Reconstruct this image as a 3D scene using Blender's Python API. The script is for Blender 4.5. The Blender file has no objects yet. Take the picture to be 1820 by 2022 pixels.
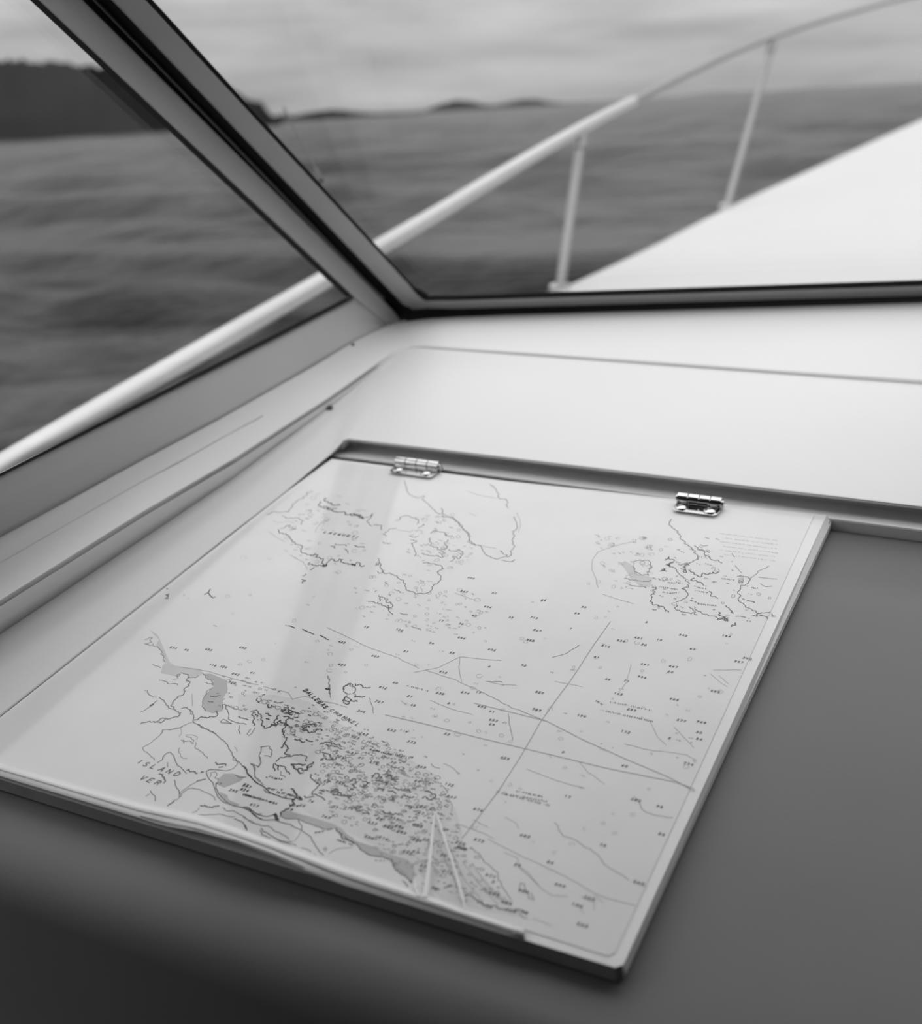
import bpy, bmesh, math, random
import numpy as np
from mathutils import Vector, Matrix

# ------------------------------------------------------------------ camera
W_PX, H_PX, F = 1820, 2022, 2350.0
CX, CY = 910.0, 1011.0
CAM_Z = 2.3
sc = bpy.context.scene

def camray(px, py):
    return Vector(((px - CX) / F, -(py - CY) / F, -1.0))

def hz_y(px):                      # far shore line of the water
    return 238.0 - 0.0558 * (px - 530.0) - 4.0

up_c = camray(1530, hz_y(1530)).cross(camray(530, hz_y(530))).normalized()
if up_c.y < 0: up_c = -up_c
fw = Vector((0, 0, -1))
yy = (fw - up_c * fw.dot(up_c)).normalized()
xx = yy.cross(up_c).normalized()
R = Matrix((xx, yy, up_c))          # camera space -> world space
C = Vector((0, 0, CAM_Z))

cam_d = bpy.data.cameras.new('camera')
cam = bpy.data.objects.new('camera', cam_d)
sc.collection.objects.link(cam)
cam.matrix_world = Matrix.Translation(C) @ R.to_4x4()
cam_d.sensor_fit = 'HORIZONTAL'; cam_d.sensor_width = 36.0
cam_d.lens = 36.0 * F / W_PX
cam_d.clip_start = 0.02; cam_d.clip_end = 20000
cam_d.dof.use_dof = True
cam_d.dof.focus_distance = 0.74
cam_d.dof.aperture_fstop = 7.0
sc.camera = cam

# ------------------------------------------------------------------ sky and exposure
sc.view_settings.view_transform = 'Standard'
sc.view_settings.look = 'None'
sc.view_settings.gamma = 1.0
sc.view_settings.use_curve_mapping = False
sc.view_settings.exposure = 0.0
SKY_HORIZON, SKY_ZENITH = 0.41, 2.3

world = bpy.data.worlds.new('overcast_sky'); sc.world = world
world.use_nodes = True
nt = world.node_tree; nt.nodes.clear()
def N(tree, typ, **kw):
    n = tree.nodes.new(typ)
    for k, v in kw.items(): setattr(n, k, v)
    return n
def math_node(tree, op, a, b=None, clamp=False):
    n = N(tree, 'ShaderNodeMath', operation=op, use_clamp=clamp)
    for i, v in enumerate((a, b)):
        if v is None: continue
        if hasattr(v, 'is_output'): tree.links.new(v, n.inputs[i])
        else: n.inputs[i].default_value = v
    return n.outputs[0]
tc = N(nt, 'ShaderNodeTexCoord')
sep = N(nt, 'ShaderNodeSeparateXYZ'); nt.links.new(tc.outputs['Generated'], sep.inputs[0])
z = math_node(nt, 'MAXIMUM', sep.outputs['Z'], 0.0)
mp = N(nt, 'ShaderNodeMapping'); mp.inputs['Rotation'].default_value = (0, math.radians(4), 0)
mp.inputs['Scale'].default_value = (5, 5, 34)
nt.links.new(tc.outputs['Generated'], mp.inputs[0])
nz = N(nt, 'ShaderNodeTexNoise'); nz.inputs['Scale'].default_value = 1.0
nz.inputs['Detail'].default_value = 4; nz.inputs['Roughness'].default_value = 0.5
nt.links.new(mp.outputs[0], nz.inputs[0])
cl = N(nt, 'ShaderNodeMapRange'); cl.inputs['From Min'].default_value = 0.3; cl.inputs['From Max'].default_value = 0.7
cl.inputs['To Min'].default_value = 0.74; cl.inputs['To Max'].default_value = 1.26
nt.links.new(nz.outputs[0], cl.inputs[0])
grad = math_node(nt, 'ADD', math_node(nt, 'MULTIPLY', z, SKY_ZENITH - SKY_HORIZON), SKY_HORIZON)
val = math_node(nt, 'MULTIPLY', grad, cl.outputs[0])
below = math_node(nt, 'GREATER_THAN', sep.outputs['Z'], -0.002)
val = math_node(nt, 'MULTIPLY', val, math_node(nt, 'ADD', math_node(nt, 'MULTIPLY', below, 0.85), 0.15))
cmb = N(nt, 'ShaderNodeCombineColor')
for i in range(3): nt.links.new(val, cmb.inputs[i])
bg = N(nt, 'ShaderNodeBackground'); nt.links.new(cmb.outputs[0], bg.inputs[0])
out = N(nt, 'ShaderNodeOutputWorld'); nt.links.new(bg.outputs[0], out.inputs[0])

# ------------------------------------------------------------------ frames of reference
def ray(px, py): return R @ camray(px, py)
def Pd(px, py, d): return C + ray(px, py) * d
VP1, VP2 = (2256, -357), (-3951, 326)      # vanishing points of the chart lid's edges
e2 = ray(*VP1).normalized()
e1 = -ray(*VP2).normalized()
e1 = (e1 - e2 * e1.dot(e2)).normalized()
nn = e1.cross(e2).normalized()
O = Pd(820, 915, 1.0)                       # a point on the lid at the first hinge
def cab(a, b, h): return O + e1 * a + e2 * b + nn * h
def tocab(p):
    d = p - O
    return (d.dot(e1), d.dot(e2), d.dot(nn))
def Ppl(px, py, pt, n, off=0.0):
    r = ray(px, py)
    return C + r * ((pt + n * off - C).dot(n) / r.dot(n))
def Ph(px, py, h=0.0): return Ppl(px, py, O, nn, h)

# windshield plane: its base line, raked back towards the helm
WB0, WB1 = Ph(800, 612, 0.022), Ph(1536, 588, 0.022)
RAKE = math.radians(42)
wdir = (WB1 - WB0).normalized()
wback = nn.cross(wdir).normalized()         # forward, away from the helm
if wback.dot(e2) < 0: wback = -wback
wup = (nn * math.cos(RAKE) - wback * math.sin(RAKE)).normalized()
wn = wdir.cross(wup).normalized()
if wn.dot(C - WB0) < 0: wn = -wn            # towards the cabin
def PW(px, py, off=0.0): return Ppl(px, py, WB0, wn, off)
post0, post1 = PW(800, 615), PW(281, 78)
pdir = (post1 - post0).normalized()
sdir = ray(2203, -168).normalized()
sn = sdir.cross(pdir).normalized()
if sn.dot(C - post0) < 0: sn = -sn
def PS(px, py, off=0.0): return Ppl(px, py, post0, sn, off)
# ------------------------------------------------------------------ materials
def mat(name, v, rough=0.5, metal=0.0, spec=0.5, coat=0.0, coat_r=0.05, noise=None, bump=None):
    m = bpy.data.materials.new(name); m.use_nodes = True
    t = m.node_tree; p = t.nodes['Principled BSDF']
    p.inputs['Base Color'].default_value = (v, v, v, 1)
    p.inputs['Roughness'].default_value = rough
    p.inputs['Metallic'].default_value = metal
    p.inputs['Specular IOR Level'].default_value = spec
    p.inputs['Coat Weight'].default_value = coat
    p.inputs['Coat Roughness'].default_value = coat_r
    c = N(t, 'ShaderNodeTexCoord')
    if noise:                                   # (scale, amount): fine tonal grain of the surface
        n = N(t, 'ShaderNodeTexNoise'); n.inputs['Scale'].default_value = noise[0]; n.inputs['Detail'].default_value = 5
        t.links.new(c.outputs['Object'], n.inputs[0])
        r = N(t, 'ShaderNodeMapRange'); r.inputs['From Min'].default_value = 0.25; r.inputs['From Max'].default_value = 0.75
        r.inputs['To Min'].default_value = v * (1 - noise[1]); r.inputs['To Max'].default_value = v * (1 + noise[1])
        t.links.new(n.outputs[0], r.inputs[0])
        k = N(t, 'ShaderNodeCombineColor')
        for i in range(3): t.links.new(r.outputs[0], k.inputs[i])
        t.links.new(k.outputs[0], p.inputs['Base Color'])
    if bump:
        n = N(t, 'ShaderNodeTexNoise'); n.inputs['Scale'].default_value = bump[0]; n.inputs['Detail'].default_value = 3
        t.links.new(c.outputs['Object'], n.inputs[0])
        b = N(t, 'ShaderNodeBump'); b.inputs['Strength'].default_value = bump[1]; b.inputs['Distance'].default_value = bump[2]
        t.links.new(n.outputs[0], b.inputs['Height']); t.links.new(b.outputs[0], p.inputs['Normal'])
    return m

def thin_clear(name, ior, rough):
    m = bpy.data.materials.new(name); m.use_nodes = True
    t = m.node_tree; t.nodes.clear()
    f0 = ((ior - 1) / (ior + 1)) ** 2                # Schlick reflectance, the same from both sides
    ge = N(t, 'ShaderNodeNewGeometry')
    dt = N(t, 'ShaderNodeVectorMath', operation='DOT_PRODUCT')
    t.links.new(ge.outputs['Normal'], dt.inputs[0]); t.links.new(ge.outputs['Incoming'], dt.inputs[1])
    g = math_node(t, 'SUBTRACT', 1.0, math_node(t, 'ABSOLUTE', dt.outputs['Value']), True)
    fr = N(t, 'ShaderNodeMath', operation='ADD', use_clamp=True)
    t.links.new(math_node(t, 'MULTIPLY', math_node(t, 'POWER', g, 5.0), 1 - f0), fr.inputs[0]); fr.inputs[1].default_value = f0
    tr = N(t, 'ShaderNodeBsdfTransparent'); tr.inputs[0].default_value = (0.985, 0.985, 0.985, 1)
    gl = N(t, 'ShaderNodeBsdfGlossy'); gl.inputs['Roughness'].default_value = rough
    mx = N(t, 'ShaderNodeMixShader'); o = N(t, 'ShaderNodeOutputMaterial')
    t.links.new(fr.outputs[0], mx.inputs[0]); t.links.new(tr.outputs[0], mx.inputs[1]); t.links.new(gl.outputs[0], mx.inputs[2])
    t.links.new(mx.outputs[0], o.inputs[0])
    return m

M_GEL = mat('white_gelcoat', 0.67, 0.4, spec=0.4, noise=(6, 0.02), bump=(260, 0.04, 0.001))
M_DECK = mat('foredeck_gelcoat', 0.51, 0.55, noise=(4, 0.02), bump=(300, 0.1, 0.001))
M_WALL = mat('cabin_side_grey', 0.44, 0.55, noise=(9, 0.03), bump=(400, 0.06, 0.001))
M_DASH = mat('grey_dash_vinyl', 0.135, 0.55, noise=(14, 0.05), bump=(600, 0.12, 0.001))
M_LID = mat('white_laminate', 0.74, 0.35, noise=(12, 0.02))
M_EDGE_DARK = mat('darkened_edge', 0.24, 0.6, noise=(60, 0.1))  # lid edges darkened in colour for facing away from the windows
M_PAPER = mat('chart_paper', 0.74, 0.7, noise=(25, 0.03))
M_FOLD = mat('folded_paper_edge', 0.55, 0.8, noise=(80, 0.06))
M_TINT = mat('shoal_tint', 0.43, 0.7, noise=(70, 0.05))
M_TINT3 = mat('foul_ground_tint', 0.665, 0.7, noise=(90, 0.07))
M_TINT2 = mat('pale_tint', 0.56, 0.7, noise=(70, 0.05))
M_INK_D = mat('dark_ink', 0.045, 0.7)
M_INK_M = mat('mid_ink', 0.16, 0.7)
M_INK_L = mat('pale_ink', 0.36, 0.7)
M_PEN = mat('pencil_line', 0.20, 0.5)
M_COVER = thin_clear('clear_plastic', 1.5, 0.07)
M_HEM = mat('plastic_hem', 0.82, 0.3, noise=(40, 0.03))
M_STREAK = mat('near_white_streak', 0.84, 0.4)
M_ALU = mat('grey_window_frame', 0.56, 0.45, noise=(18, 0.04), bump=(500, 0.05, 0.0005))
M_RUB = mat('black_rubber', 0.012, 0.7, spec=0.25, noise=(50, 0.1))
M_BEAD = mat('dark_bead', 0.09, 0.5, noise=(50, 0.1))
M_GLASS = thin_clear('window_glass', 1.45, 0.0)
M_CHROME = mat('chromed_metal', 0.62, 0.12, metal=1.0, noise=(90, 0.1))
M_TUBE = mat('brushed_steel', 0.5, 0.4, metal=1.0, noise=(20, 0.03))
M_TUBE_DARK = mat('darkened_steel', 0.26, 0.45, metal=1.0, noise=(20, 0.03))  # rail steel copy; the dimmer look forward is put into its colour
M_ROOF = mat('cabin_lining', 0.16, 0.8, noise=(10, 0.04))
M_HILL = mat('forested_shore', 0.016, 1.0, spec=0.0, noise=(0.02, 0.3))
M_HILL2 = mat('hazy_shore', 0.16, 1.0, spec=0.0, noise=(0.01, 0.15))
M_ROD = mat('dark_rod', 0.03, 0.5, noise=(30, 0.1))
M_HULL = mat('hull_gelcoat', 0.7, 0.4, noise=(3, 0.03))

def water():
    m = mat('sea_water', 0.018, 0.3, spec=0.09)
    t = m.node_tree; p = t.nodes['Principled BSDF']; p.inputs['IOR'].default_value = 1.33
    c = N(t, 'ShaderNodeTexCoord'); mpn = N(t, 'ShaderNodeMapping'); mpn.inputs['Scale'].default_value = (0.6, 1.0, 1.0)
    mpn.inputs['Rotation'].default_value = (0, 0, 0.3)
    t.links.new(c.outputs['Object'], mpn.inputs[0])
    prev = None
    for s, st, d in ((1.1, 1.0, 0.30), (5.0, 0.9, 0.06)):
        n = N(t, 'ShaderNodeTexNoise'); n.inputs['Scale'].default_value = s; n.inputs['Detail'].default_value = 4
        t.links.new(mpn.outputs[0], n.inputs[0])
        b = N(t, 'ShaderNodeBump'); b.inputs['Strength'].default_value = st; b.inputs['Distance'].default_value = d
        t.links.new(n.outputs[0], b.inputs['Height'])
        if prev: t.links.new(prev.outputs[0], b.inputs['Normal'])
        prev = b
    t.links.new(prev.outputs[0], p.inputs['Normal'])
    return m
M_SEA = water()

# ------------------------------------------------------------------ builders
COL = sc.collection
def link(name, me, m, parent=None):
    o = bpy.data.objects.new(name, me); COL.objects.link(o)
    if m is not None:
        for q in (m if isinstance(m, (list, tuple)) else [m]): me.materials.append(q)
    if parent is not None:
        o.parent = parent
        o.matrix_parent_inverse = parent.matrix_world.inverted()
    return o
def empty(name, p):
    o = bpy.data.objects.new(name, None); COL.objects.link(o)
    o.location = p; o.empty_display_size = 0.02
    o.matrix_world = Matrix.Translation(p)
    return o
def tag(o, label=None, cat=None, group=None, kind=None):
    if label: o['label'] = label
    if cat: o['category'] = cat
    if group: o['group'] = group
    if kind: o['kind'] = kind
    return o
def meshobj(name, verts, faces, m, parent=None, smooth=False, fix=True):
    me = bpy.data.meshes.new(name)
    me.from_pydata([tuple(v) for v in verts], [], faces)
    bm = bmesh.new(); bm.from_mesh(me)
    if fix: bmesh.ops.recalc_face_normals(bm, faces=bm.faces)
    bm.to_mesh(me); bm.free()
    if smooth:
        for p in me.polygons: p.use_smooth = True
    me.update()
    return link(name, me, m, parent)
def bevel(o, w, seg=2, ang=40):
    md = o.modifiers.new('edge_round', 'BEVEL'); md.width = w; md.segments = seg
    md.limit_method = 'ANGLE'; md.angle_limit = math.radians(ang)
    return o
def prism(name, front, back, m, parent=None, bev=0.0):
    """closed solid between two matching outlines"""
    n = len(front)
    v = list(front) + list(back)
    f = [list(range(n)), list(range(2 * n - 1, n - 1, -1))]
    f += [[i, (i + 1) % n, n + (i + 1) % n, n + i] for i in range(n)]
    o = meshobj(name, v, f, m, parent)
    if bev: bevel(o, bev)
    return o
def sheet(name, rows, thick, normal, m, parent=None, smooth=False, bev=0.0):
    """a skin lofted through rows of points, thickened away from normal"""
    nr, nc = len(rows), len(rows[0])
    top = [p for r in rows for p in r]
    bot = [p - normal * thick for p in top]
    f = []
    for i in range(nr - 1):
        for j in range(nc - 1):
            a, b, c, d = i * nc + j, i * nc + j + 1, (i + 1) * nc + j + 1, (i + 1) * nc + j
            f.append([a, b, c, d]); k = nr * nc
            f.append([k + d, k + c, k + b, k + a])
    def wall(seq):
        for a, b in zip(seq, seq[1:]): f.append([a, b, nr * nc + b, nr * nc + a])
    wall(list(range(nc))); wall([(nr - 1) * nc + j for j in range(nc)])
    wall([i * nc for i in range(nr)]); wall([i * nc + nc - 1 for i in range(nr)])
    o = meshobj(name, top + bot, f, m, parent, smooth)
    if bev: bevel(o, bev)
    return o
def tube(name, pts, rads, m, parent=None, seg=14, cap=True):
    if not isinstance(rads, (list, tuple)): rads = [rads] * len(pts)
    v, f = [], []
    for i, p in enumerate(pts):
        a = pts[max(i - 1, 0)]; b = pts[min(i + 1, len(pts) - 1)]
        t = (b - a).normalized()
        u = t.cross(Vector((0.13, 0.21, 0.97))).normalized(); w = t.cross(u)
        for k in range(seg):
            q = 2 * math.pi * k / seg
            v.append(p + (u * math.cos(q) + w * math.sin(q)) * rads[i])
    for i in range(len(pts) - 1):
        for k in range(seg):
            f.append([i * seg + k, i * seg + (k + 1) % seg, (i + 1) * seg + (k + 1) % seg, (i + 1) * seg + k])
    if cap:                                     # end caps with corners of their own, so the rim stays crisp
        n0 = len(v); v += v[:seg]; v += v[(len(pts) - 1) * seg:len(pts) * seg]
        f.append(list(range(n0, n0 + seg))[::-1]); f.append(list(range(n0 + seg, n0 + 2 * seg)))
    o = meshobj(name, v, f, m, parent)
    for p in o.data.polygons: p.use_smooth = len(p.vertices) == 4
    return o
def catmull(pts, k=8):
    r = []
    n = len(pts)
    for i in range(n - 1):
        p0, p1, p2, p3 = pts[max(i - 1, 0)], pts[i], pts[i + 1], pts[min(i + 2, n - 1)]
        for s in range(k):
            t = s / k
            r.append(0.5 * ((2 * p1) + (p2 - p0) * t + (2 * p0 - 5 * p1 + 4 * p2 - p3) * t * t + (3 * p1 - p0 - 3 * p2 + p3) * t ** 3))
    r.append(pts[-1]); return r
def ext(a, b, t0, t1):               # the line a-b prolonged
    return a + (b - a) * t0, a + (b - a) * t1

# ------------------------------------------------------------------ sea
def build_sea():
    rng = np.random.default_rng(4)
    nr, na = 520, 420
    rr = np.exp(np.linspace(math.log(1.2), math.log(9000.0), nr))
    aa = np.radians(np.linspace(-62, 62, na))
    Rg, A = np.meshgrid(rr, aa, indexing='ij')
    x, y = Rg * np.sin(A), Rg * np.cos(A)
    zz = np.zeros_like(x)
    for i in range(26):
        lam = 0.55 * 1.16 ** i
        th = 0.35 + rng.normal(0, 0.45)
        k = 2 * math.pi / lam
        amp = 0.02 * lam ** 0.75
        cell = Rg * max(0.018, math.radians(124 / na))
        fade = np.clip((lam / (cell * 3.2)) - 0.4, 0, 1)
        zz += amp * fade * np.sin(k * (x * math.sin(th) + y * math.cos(th)) + rng.uniform(0, 6.28))
    zz = np.minimum(zz, 0.45)
    co = np.stack([x, y, zz], -1).reshape(-1, 3)
    idx = np.arange(nr * na).reshape(nr, na)
    q = np.stack([idx[:-1, :-1], idx[:-1, 1:], idx[1:, 1:], idx[1:, :-1]], -1).reshape(-1, 4)
    me = bpy.data.meshes.new('sea')
    me.vertices.add(len(co)); me.vertices.foreach_set('co', co.astype(np.float32).ravel())
    me.loops.add(q.size); me.loops.foreach_set('vertex_index', q.astype(np.int32).ravel())
    me.polygons.add(len(q)); me.polygons.foreach_set('loop_start', np.arange(0, q.size, 4, dtype=np.int32))
    me.update(calc_edges=True); me.validate()
    for p in me.polygons: p.use_smooth = True
    o = link('sea', me, M_SEA)
    if me.polygons[0].normal.z < 0: me.flip_normals()
    tag(o, kind='structure')
build_sea()

# ------------------------------------------------------------------ islands on the horizon
def island(name, prof, dist, depth, m, label, seed):
    """prof: top outline in the photo; every column is a ridge of real height standing at its distance"""
    rnd = random.Random(seed)
    pts = []
    for (a, b) in zip(prof, prof[1:]):
        k = max(2, int(abs(b[0] - a[0]) / 6))
        for s in range(k):
            t = s / k; pts.append((a[0] + (b[0] - a[0]) * t, a[1] + (b[1] - a[1]) * t))
    pts.append(prof[-1])
    v, f = [], []
    ncol = 5
    for (px, py) in pts:
        r = ray(px, py); g = r.copy(); g.z = 0
        s = dist / g.length
        top = C + r * s
        base = Vector((top.x, top.y, 0)); away = Vector((base.x, base.y, 0)).normalized()
        h = max(top.z + rnd.uniform(-0.035, 0.035) * top.z, 0.4)
        for off, hh in ((-depth * 0.35, -0.6), (-depth * 0.2, h * 0.55), (0, h), (depth * 0.5, h * 0.6), (depth, -0.6)):
            q = base + away * off; v.append((q.x, q.y, hh if hh < 0 else hh * (1 + rnd.uniform(-0.04, 0.04) * (off != 0))))
    for i in range(len(pts) - 1):
        for k in range(ncol - 1):
            f.append([i * ncol + k, i * ncol + k + 1, (i + 1) * ncol + k + 1, (i + 1) * ncol + k])
    f.append(list(range(ncol))); f.append([(len(pts) - 1) * ncol + k for k in range(ncol)])
    o = meshobj(name, v, f, m)
    tag(o, label, 'island', 'islands along the horizon')
    return o
island('island', [(-420, 120), (-200, 105), (0, 118), (150, 128), (277, 138), (380, 152), (455, 172), (490, 198), (505, 201), (516, 202), (528, 218), (540, 231), (556, 236)],
       420, 60, M_HILL, 'tall dark wooded headland seen past the corner post in the side window', 1)
island('island', [(520, 236), (535, 231), (560, 225), (580, 229), (604, 224), (625, 221), (650, 217), (680, 218), (705, 221), (740, 224), (800, 223), (835, 221)],
       800, 90, M_HILL, 'low thin dark island on the horizon just right of the post', 2)
island('island', [(800, 224), (835, 220), (850, 213), (872, 205), (900, 198), (925, 199), (945, 204), (972, 208), (1000, 203), (1030, 197), (1055, 196), (1085, 201), (1120, 205), (1165, 207)],
       1300, 150, M_HILL, 'long dark humped island in the middle of the horizon', 3)
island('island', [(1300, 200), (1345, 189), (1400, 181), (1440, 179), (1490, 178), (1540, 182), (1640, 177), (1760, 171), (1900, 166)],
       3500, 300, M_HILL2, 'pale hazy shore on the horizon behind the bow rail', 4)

# ------------------------------------------------------------------ foredeck and hull
edge = [Pd(560, 850, 1.62), Pd(900, 668, 2.15), Pd(1107, 571, 2.6), Pd(1280, 490, 3.15), Pd(1437, 410, 3.85), Pd(1600, 335, 4.8), Pd(1820, 236, 6.6), Pd(2000, 160, 8.5)]
edge = catmull(edge, 6)
rows = []
for p in edge:
    rows.append([p + e1 * (1.9 * t) + nn * (0.05 * math.sin(math.pi * t)) for t in (0, 0.01, 0.25, 0.5, 0.75, 1.0)])
deck = sheet('foredeck', rows, 0.03, nn, M_DECK, smooth=True)
tag(deck, kind='structure')
hrow = [[p - nn * 0.005 for p in edge], [Vector((p.x + 0.10, p.y, max(p.z - 0.5, 0.7))) for p in edge], [Vector((p.x + 0.25, p.y, -0.15)) for p in edge]]
hull = sheet('hull_side', hrow, 0.02, -e1, M_HULL, smooth=True)
tag(hull, kind='structure')

# ------------------------------------------------------------------ bow rail
rail_px = [(-260, 1075, 1.02), (-60, 962, 1.2), (100, 868, 1.31), (277, 764, 1.46), (450, 664, 1.62), (600, 578, 1.79), (750, 489, 1.98), (875, 415, 2.18), (1000, 339, 2.4), (1150, 252, 2.68),
           (1250, 200, 2.95), (1350, 150, 3.3), (1440, 108, 3.65), (1525, 74, 4.05), (1640, 36, 4.7), (1780, -2, 5.6), (1900, -30, 6.4)]
rail_pts = catmull([Pd(*p) for p in rail_px], 5)
rail = empty('bow_rail', Pd(1107, 571, 2.6))
tag(rail, 'pale tubular metal bow rail on upright posts along the edge of the foredeck', 'rail')
cut = next(i for i, p in enumerate(rail_pts) if (p - Pd(1250, 200, 2.95)).length < 1e-4)
tube('top_tube', rail_pts[:cut + 1], [0.0155 - 0.003 * max(0, (i - cut + 12)) / 12 for i in range(cut + 1)], M_TUBE, rail)
tube('fore_tube', rail_pts[cut:], 0.0105, M_TUBE_DARK, rail)
for (t_px, b_px) in (((1150, 256, 2.68), (1105, 573, 2.6)), ((1526, 80, 4.05), (1434, 411, 3.86))):
    a, b = Pd(*t_px), Pd(*b_px)
    tube('stanchion', [b, b + (a - b) * 0.5, a], 0.0115, M_TUBE_DARK, rail)
    tube('foot', [b - nn * 0.002, b + nn * 0.012], [0.026, 0.022], M_TUBE, rail)
    q = (a - b).normalized()
    tube('socket', [a - q * 0.05, a - q * 0.008], [0.0145, 0.0155], M_TUBE_DARK, rail)

# ------------------------------------------------------------------ thin rod outside the glass, beside the post
q0, q1 = Pd(572, 236, 1.75), Pd(628, 345, 1.6)
rod = empty('rod', q1)
tag(rod, 'thin dark rod slanting outside the windshield close to the corner post', 'rod')
tube('shaft', [q1, q0, q0 + (q0 - q1) * 0.25], 0.0013, M_ROD, rod, 8)
tube('ferrule', [q1 + (q1 - q0) * 0.1, q1 - (q1 - q0) * 0.1], 0.0032, M_ROD, rod, 10)

TOPH = 0.62                    # cabin lining above the chart plane
# ------------------------------------------------------------------ cabin: windows, post, wall
YT = -760                      # how far up the picture plane the window members run (to the roof)
def lx(p, q, y): return p[0] + (q[0] - p[0]) * (y - p[1]) / (q[1] - p[1])
def line_up(p, q, y=YT): return (lx(p, q, y), y)

# windshield (window_2)
win2 = empty('window_2', WB0); tag(win2, kind='structure')
gi0, gi1 = (358, 62), (818, 566)       # inner edge of the gasket on the post side
go0, go1 = (346, 62), (806, 560)
fo0, fo1 = (286, 69), (756, 560)       # outer edge of the frame on the post side
XR = 2700
def yr(x, a, b): return a[1] + (b[1] - a[1]) * (x - a[0]) / (b[0] - a[0])
gb_in = ((900, 583), (1536, 562)); gb_out = ((900, 593), (1536, 573)); fb = ((900, 610), (1536, 592))
def Wp(lst, off): return [PW(x, y, off) for x, y in lst]
post_poly = [line_up(go0, go1), go0, go1, (824, 582), (838, 593), (845, 609), (815, 611), (795, 601), fo1, fo0, line_up(fo0, fo1)]
prism('frame', Wp(post_poly, 0.006), Wp(post_poly, -0.02), M_ALU, win2, 0.002)
sill_poly = [(838, 593), gb_out[0], (XR, yr(XR, *gb_out)), (XR, yr(XR, *fb)), fb[0], (845, 609)]
prism('frame', Wp(sill_poly, 0.006), Wp(sill_poly, -0.02), M_ALU, win2, 0.002)
gask = [line_up(go0, go1), go1, (824, 583), (838, 594), gb_out[0], (XR, yr(XR, *gb_out)), (XR, yr(XR, *gb_in)), gb_in[0], (850, 583.5), (836, 576), gi1, line_up(gi0, gi1)]
# the loop is concave: two strips
g1 = [line_up(go0, go1), go1, (824, 583), (838, 594), (848, 583.5), (832, 572), gi1, line_up(gi0, gi1)]
g2 = [(838, 594), gb_out[0], (XR, yr(XR, *gb_out)), (XR, yr(XR, *gb_in)), gb_in[0], (848, 583.5)]
prism('gasket', Wp(g1, 0.009), Wp(g1, -0.012), M_RUB, win2, 0.0015)
prism('gasket', Wp(g2, 0.009), Wp(g2, -0.012), M_RUB, win2, 0.0015)
pane = [line_up(gi0, gi1), gi1, (848, 583), gb_in[0], (XR, yr(XR, *gb_in)), (XR, YT)]
pane_o = prism('pane', Wp(pane, 0.0), Wp(pane, -0.004), M_GLASS, win2)

# corner post rubber (trim_1), its black foot widened to paint in corner shade
rb0, rb1 = (277, 87), (728, 560)
post_tr = empty('trim_1', post0); tag(post_tr, kind='structure')
rub = [line_up(fo0, fo1), fo0, fo1, (795, 601), (822, 612), (822, 628), (795, 633), (762, 640), (744, 634), (764, 606), rb1, rb0, line_up(rb0, rb1)]
prism('rubber_strip_and_shade', Wp(rub, 0.002), Wp(rub, -0.05), M_RUB, post_tr, 0.002)
# black rubber with the gap shadow built in, along the windshield foot
seal_shadow_poly = [(800, 608), fb[0], (XR, yr(XR, *fb)), (XR, yr(XR, (900, 626), (1536, 607))), (900, 626), (830, 631), (800, 636)]
prism('seal_and_shadow', Wp(seal_shadow_poly, 0.004), Wp(seal_shadow_poly, -0.03), M_RUB, post_tr, 0.003)

# side window (window_1)
win1 = empty('window_1', PS(695, 588)); tag(win1, kind='structure')
def Sp(lst, off): return [PS(x, y, off) for x, y in lst]
sg_i0, sg_i1 = (277, 205), (682, 586)      # glass side of the gasket
sg_o0, sg_o1 = (277, 191), (699, 588)      # frame side
sb_i0, sb_i1 = (277, 794), (682, 588)
sb_o0, sb_o1 = (277, 802), (699, 590)
XL = -620
def yl(a, b, x=XL): return a[1] + (b[1] - a[1]) * (x - a[0]) / (b[0] - a[0])
s_out0, s_out1 = (277, 114), (720, 556)
def up_(a, b): return line_up(a, b, -760)
fr = [up_(sg_o0, sg_o1), sg_o0, sg_o1, (760, 640), (790, 632), (775, 612), s_out1, s_out0, up_(s_out0, s_out1)]
prism('frame', Sp(fr, 0.004), Sp(fr, -0.02), M_WALL, win1, 0.002)
gs = [up_(sg_o0, sg_o1), sg_o0, sg_o1, sg_i1, sg_i0, up_(sg_i0, sg_i1)]
prism('gasket', Sp(gs, 0.007), Sp(gs, -0.012), M_RUB, win1, 0.001)
gs2 = [sg_o1, sb_o0, (XL, yl(sb_o0, sb_o1)), (XL, yl(sb_i0, sb_i1)), sb_i0, sb_i1]
prism('gasket', Sp(gs2, 0.007), Sp(gs2, -0.012), M_RUB, win1, 0.001)
pn = [up_(sg_i0, sg_i1), sg_i1, (XL, yl(sb_i0, sb_i1)), (XL, -760)]
prism('pane', Sp(pn, 0.0), Sp(pn, -0.004), M_GLASS, win1)
# dark joint and slim bead between the side frame and the rubber
j = [up_(s_out0, s_out1), s_out0, s_out1, (775, 612), (790, 625), (770, 604), rb1, rb0, up_(rb0, rb1)]
prism('joint', Sp(j, -0.004), Sp(j, -0.04), M_RUB, post_tr)
bd = [line_up((277, 98), (720, 557)), (277, 98), (720, 557), (756, 592), (760, 588), (727, 557), (277, 91), line_up((277, 91), (727, 557))]
prism('bead', Sp(bd, 0.004), Sp(bd, -0.012), M_BEAD, post_tr, 0.001)

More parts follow.
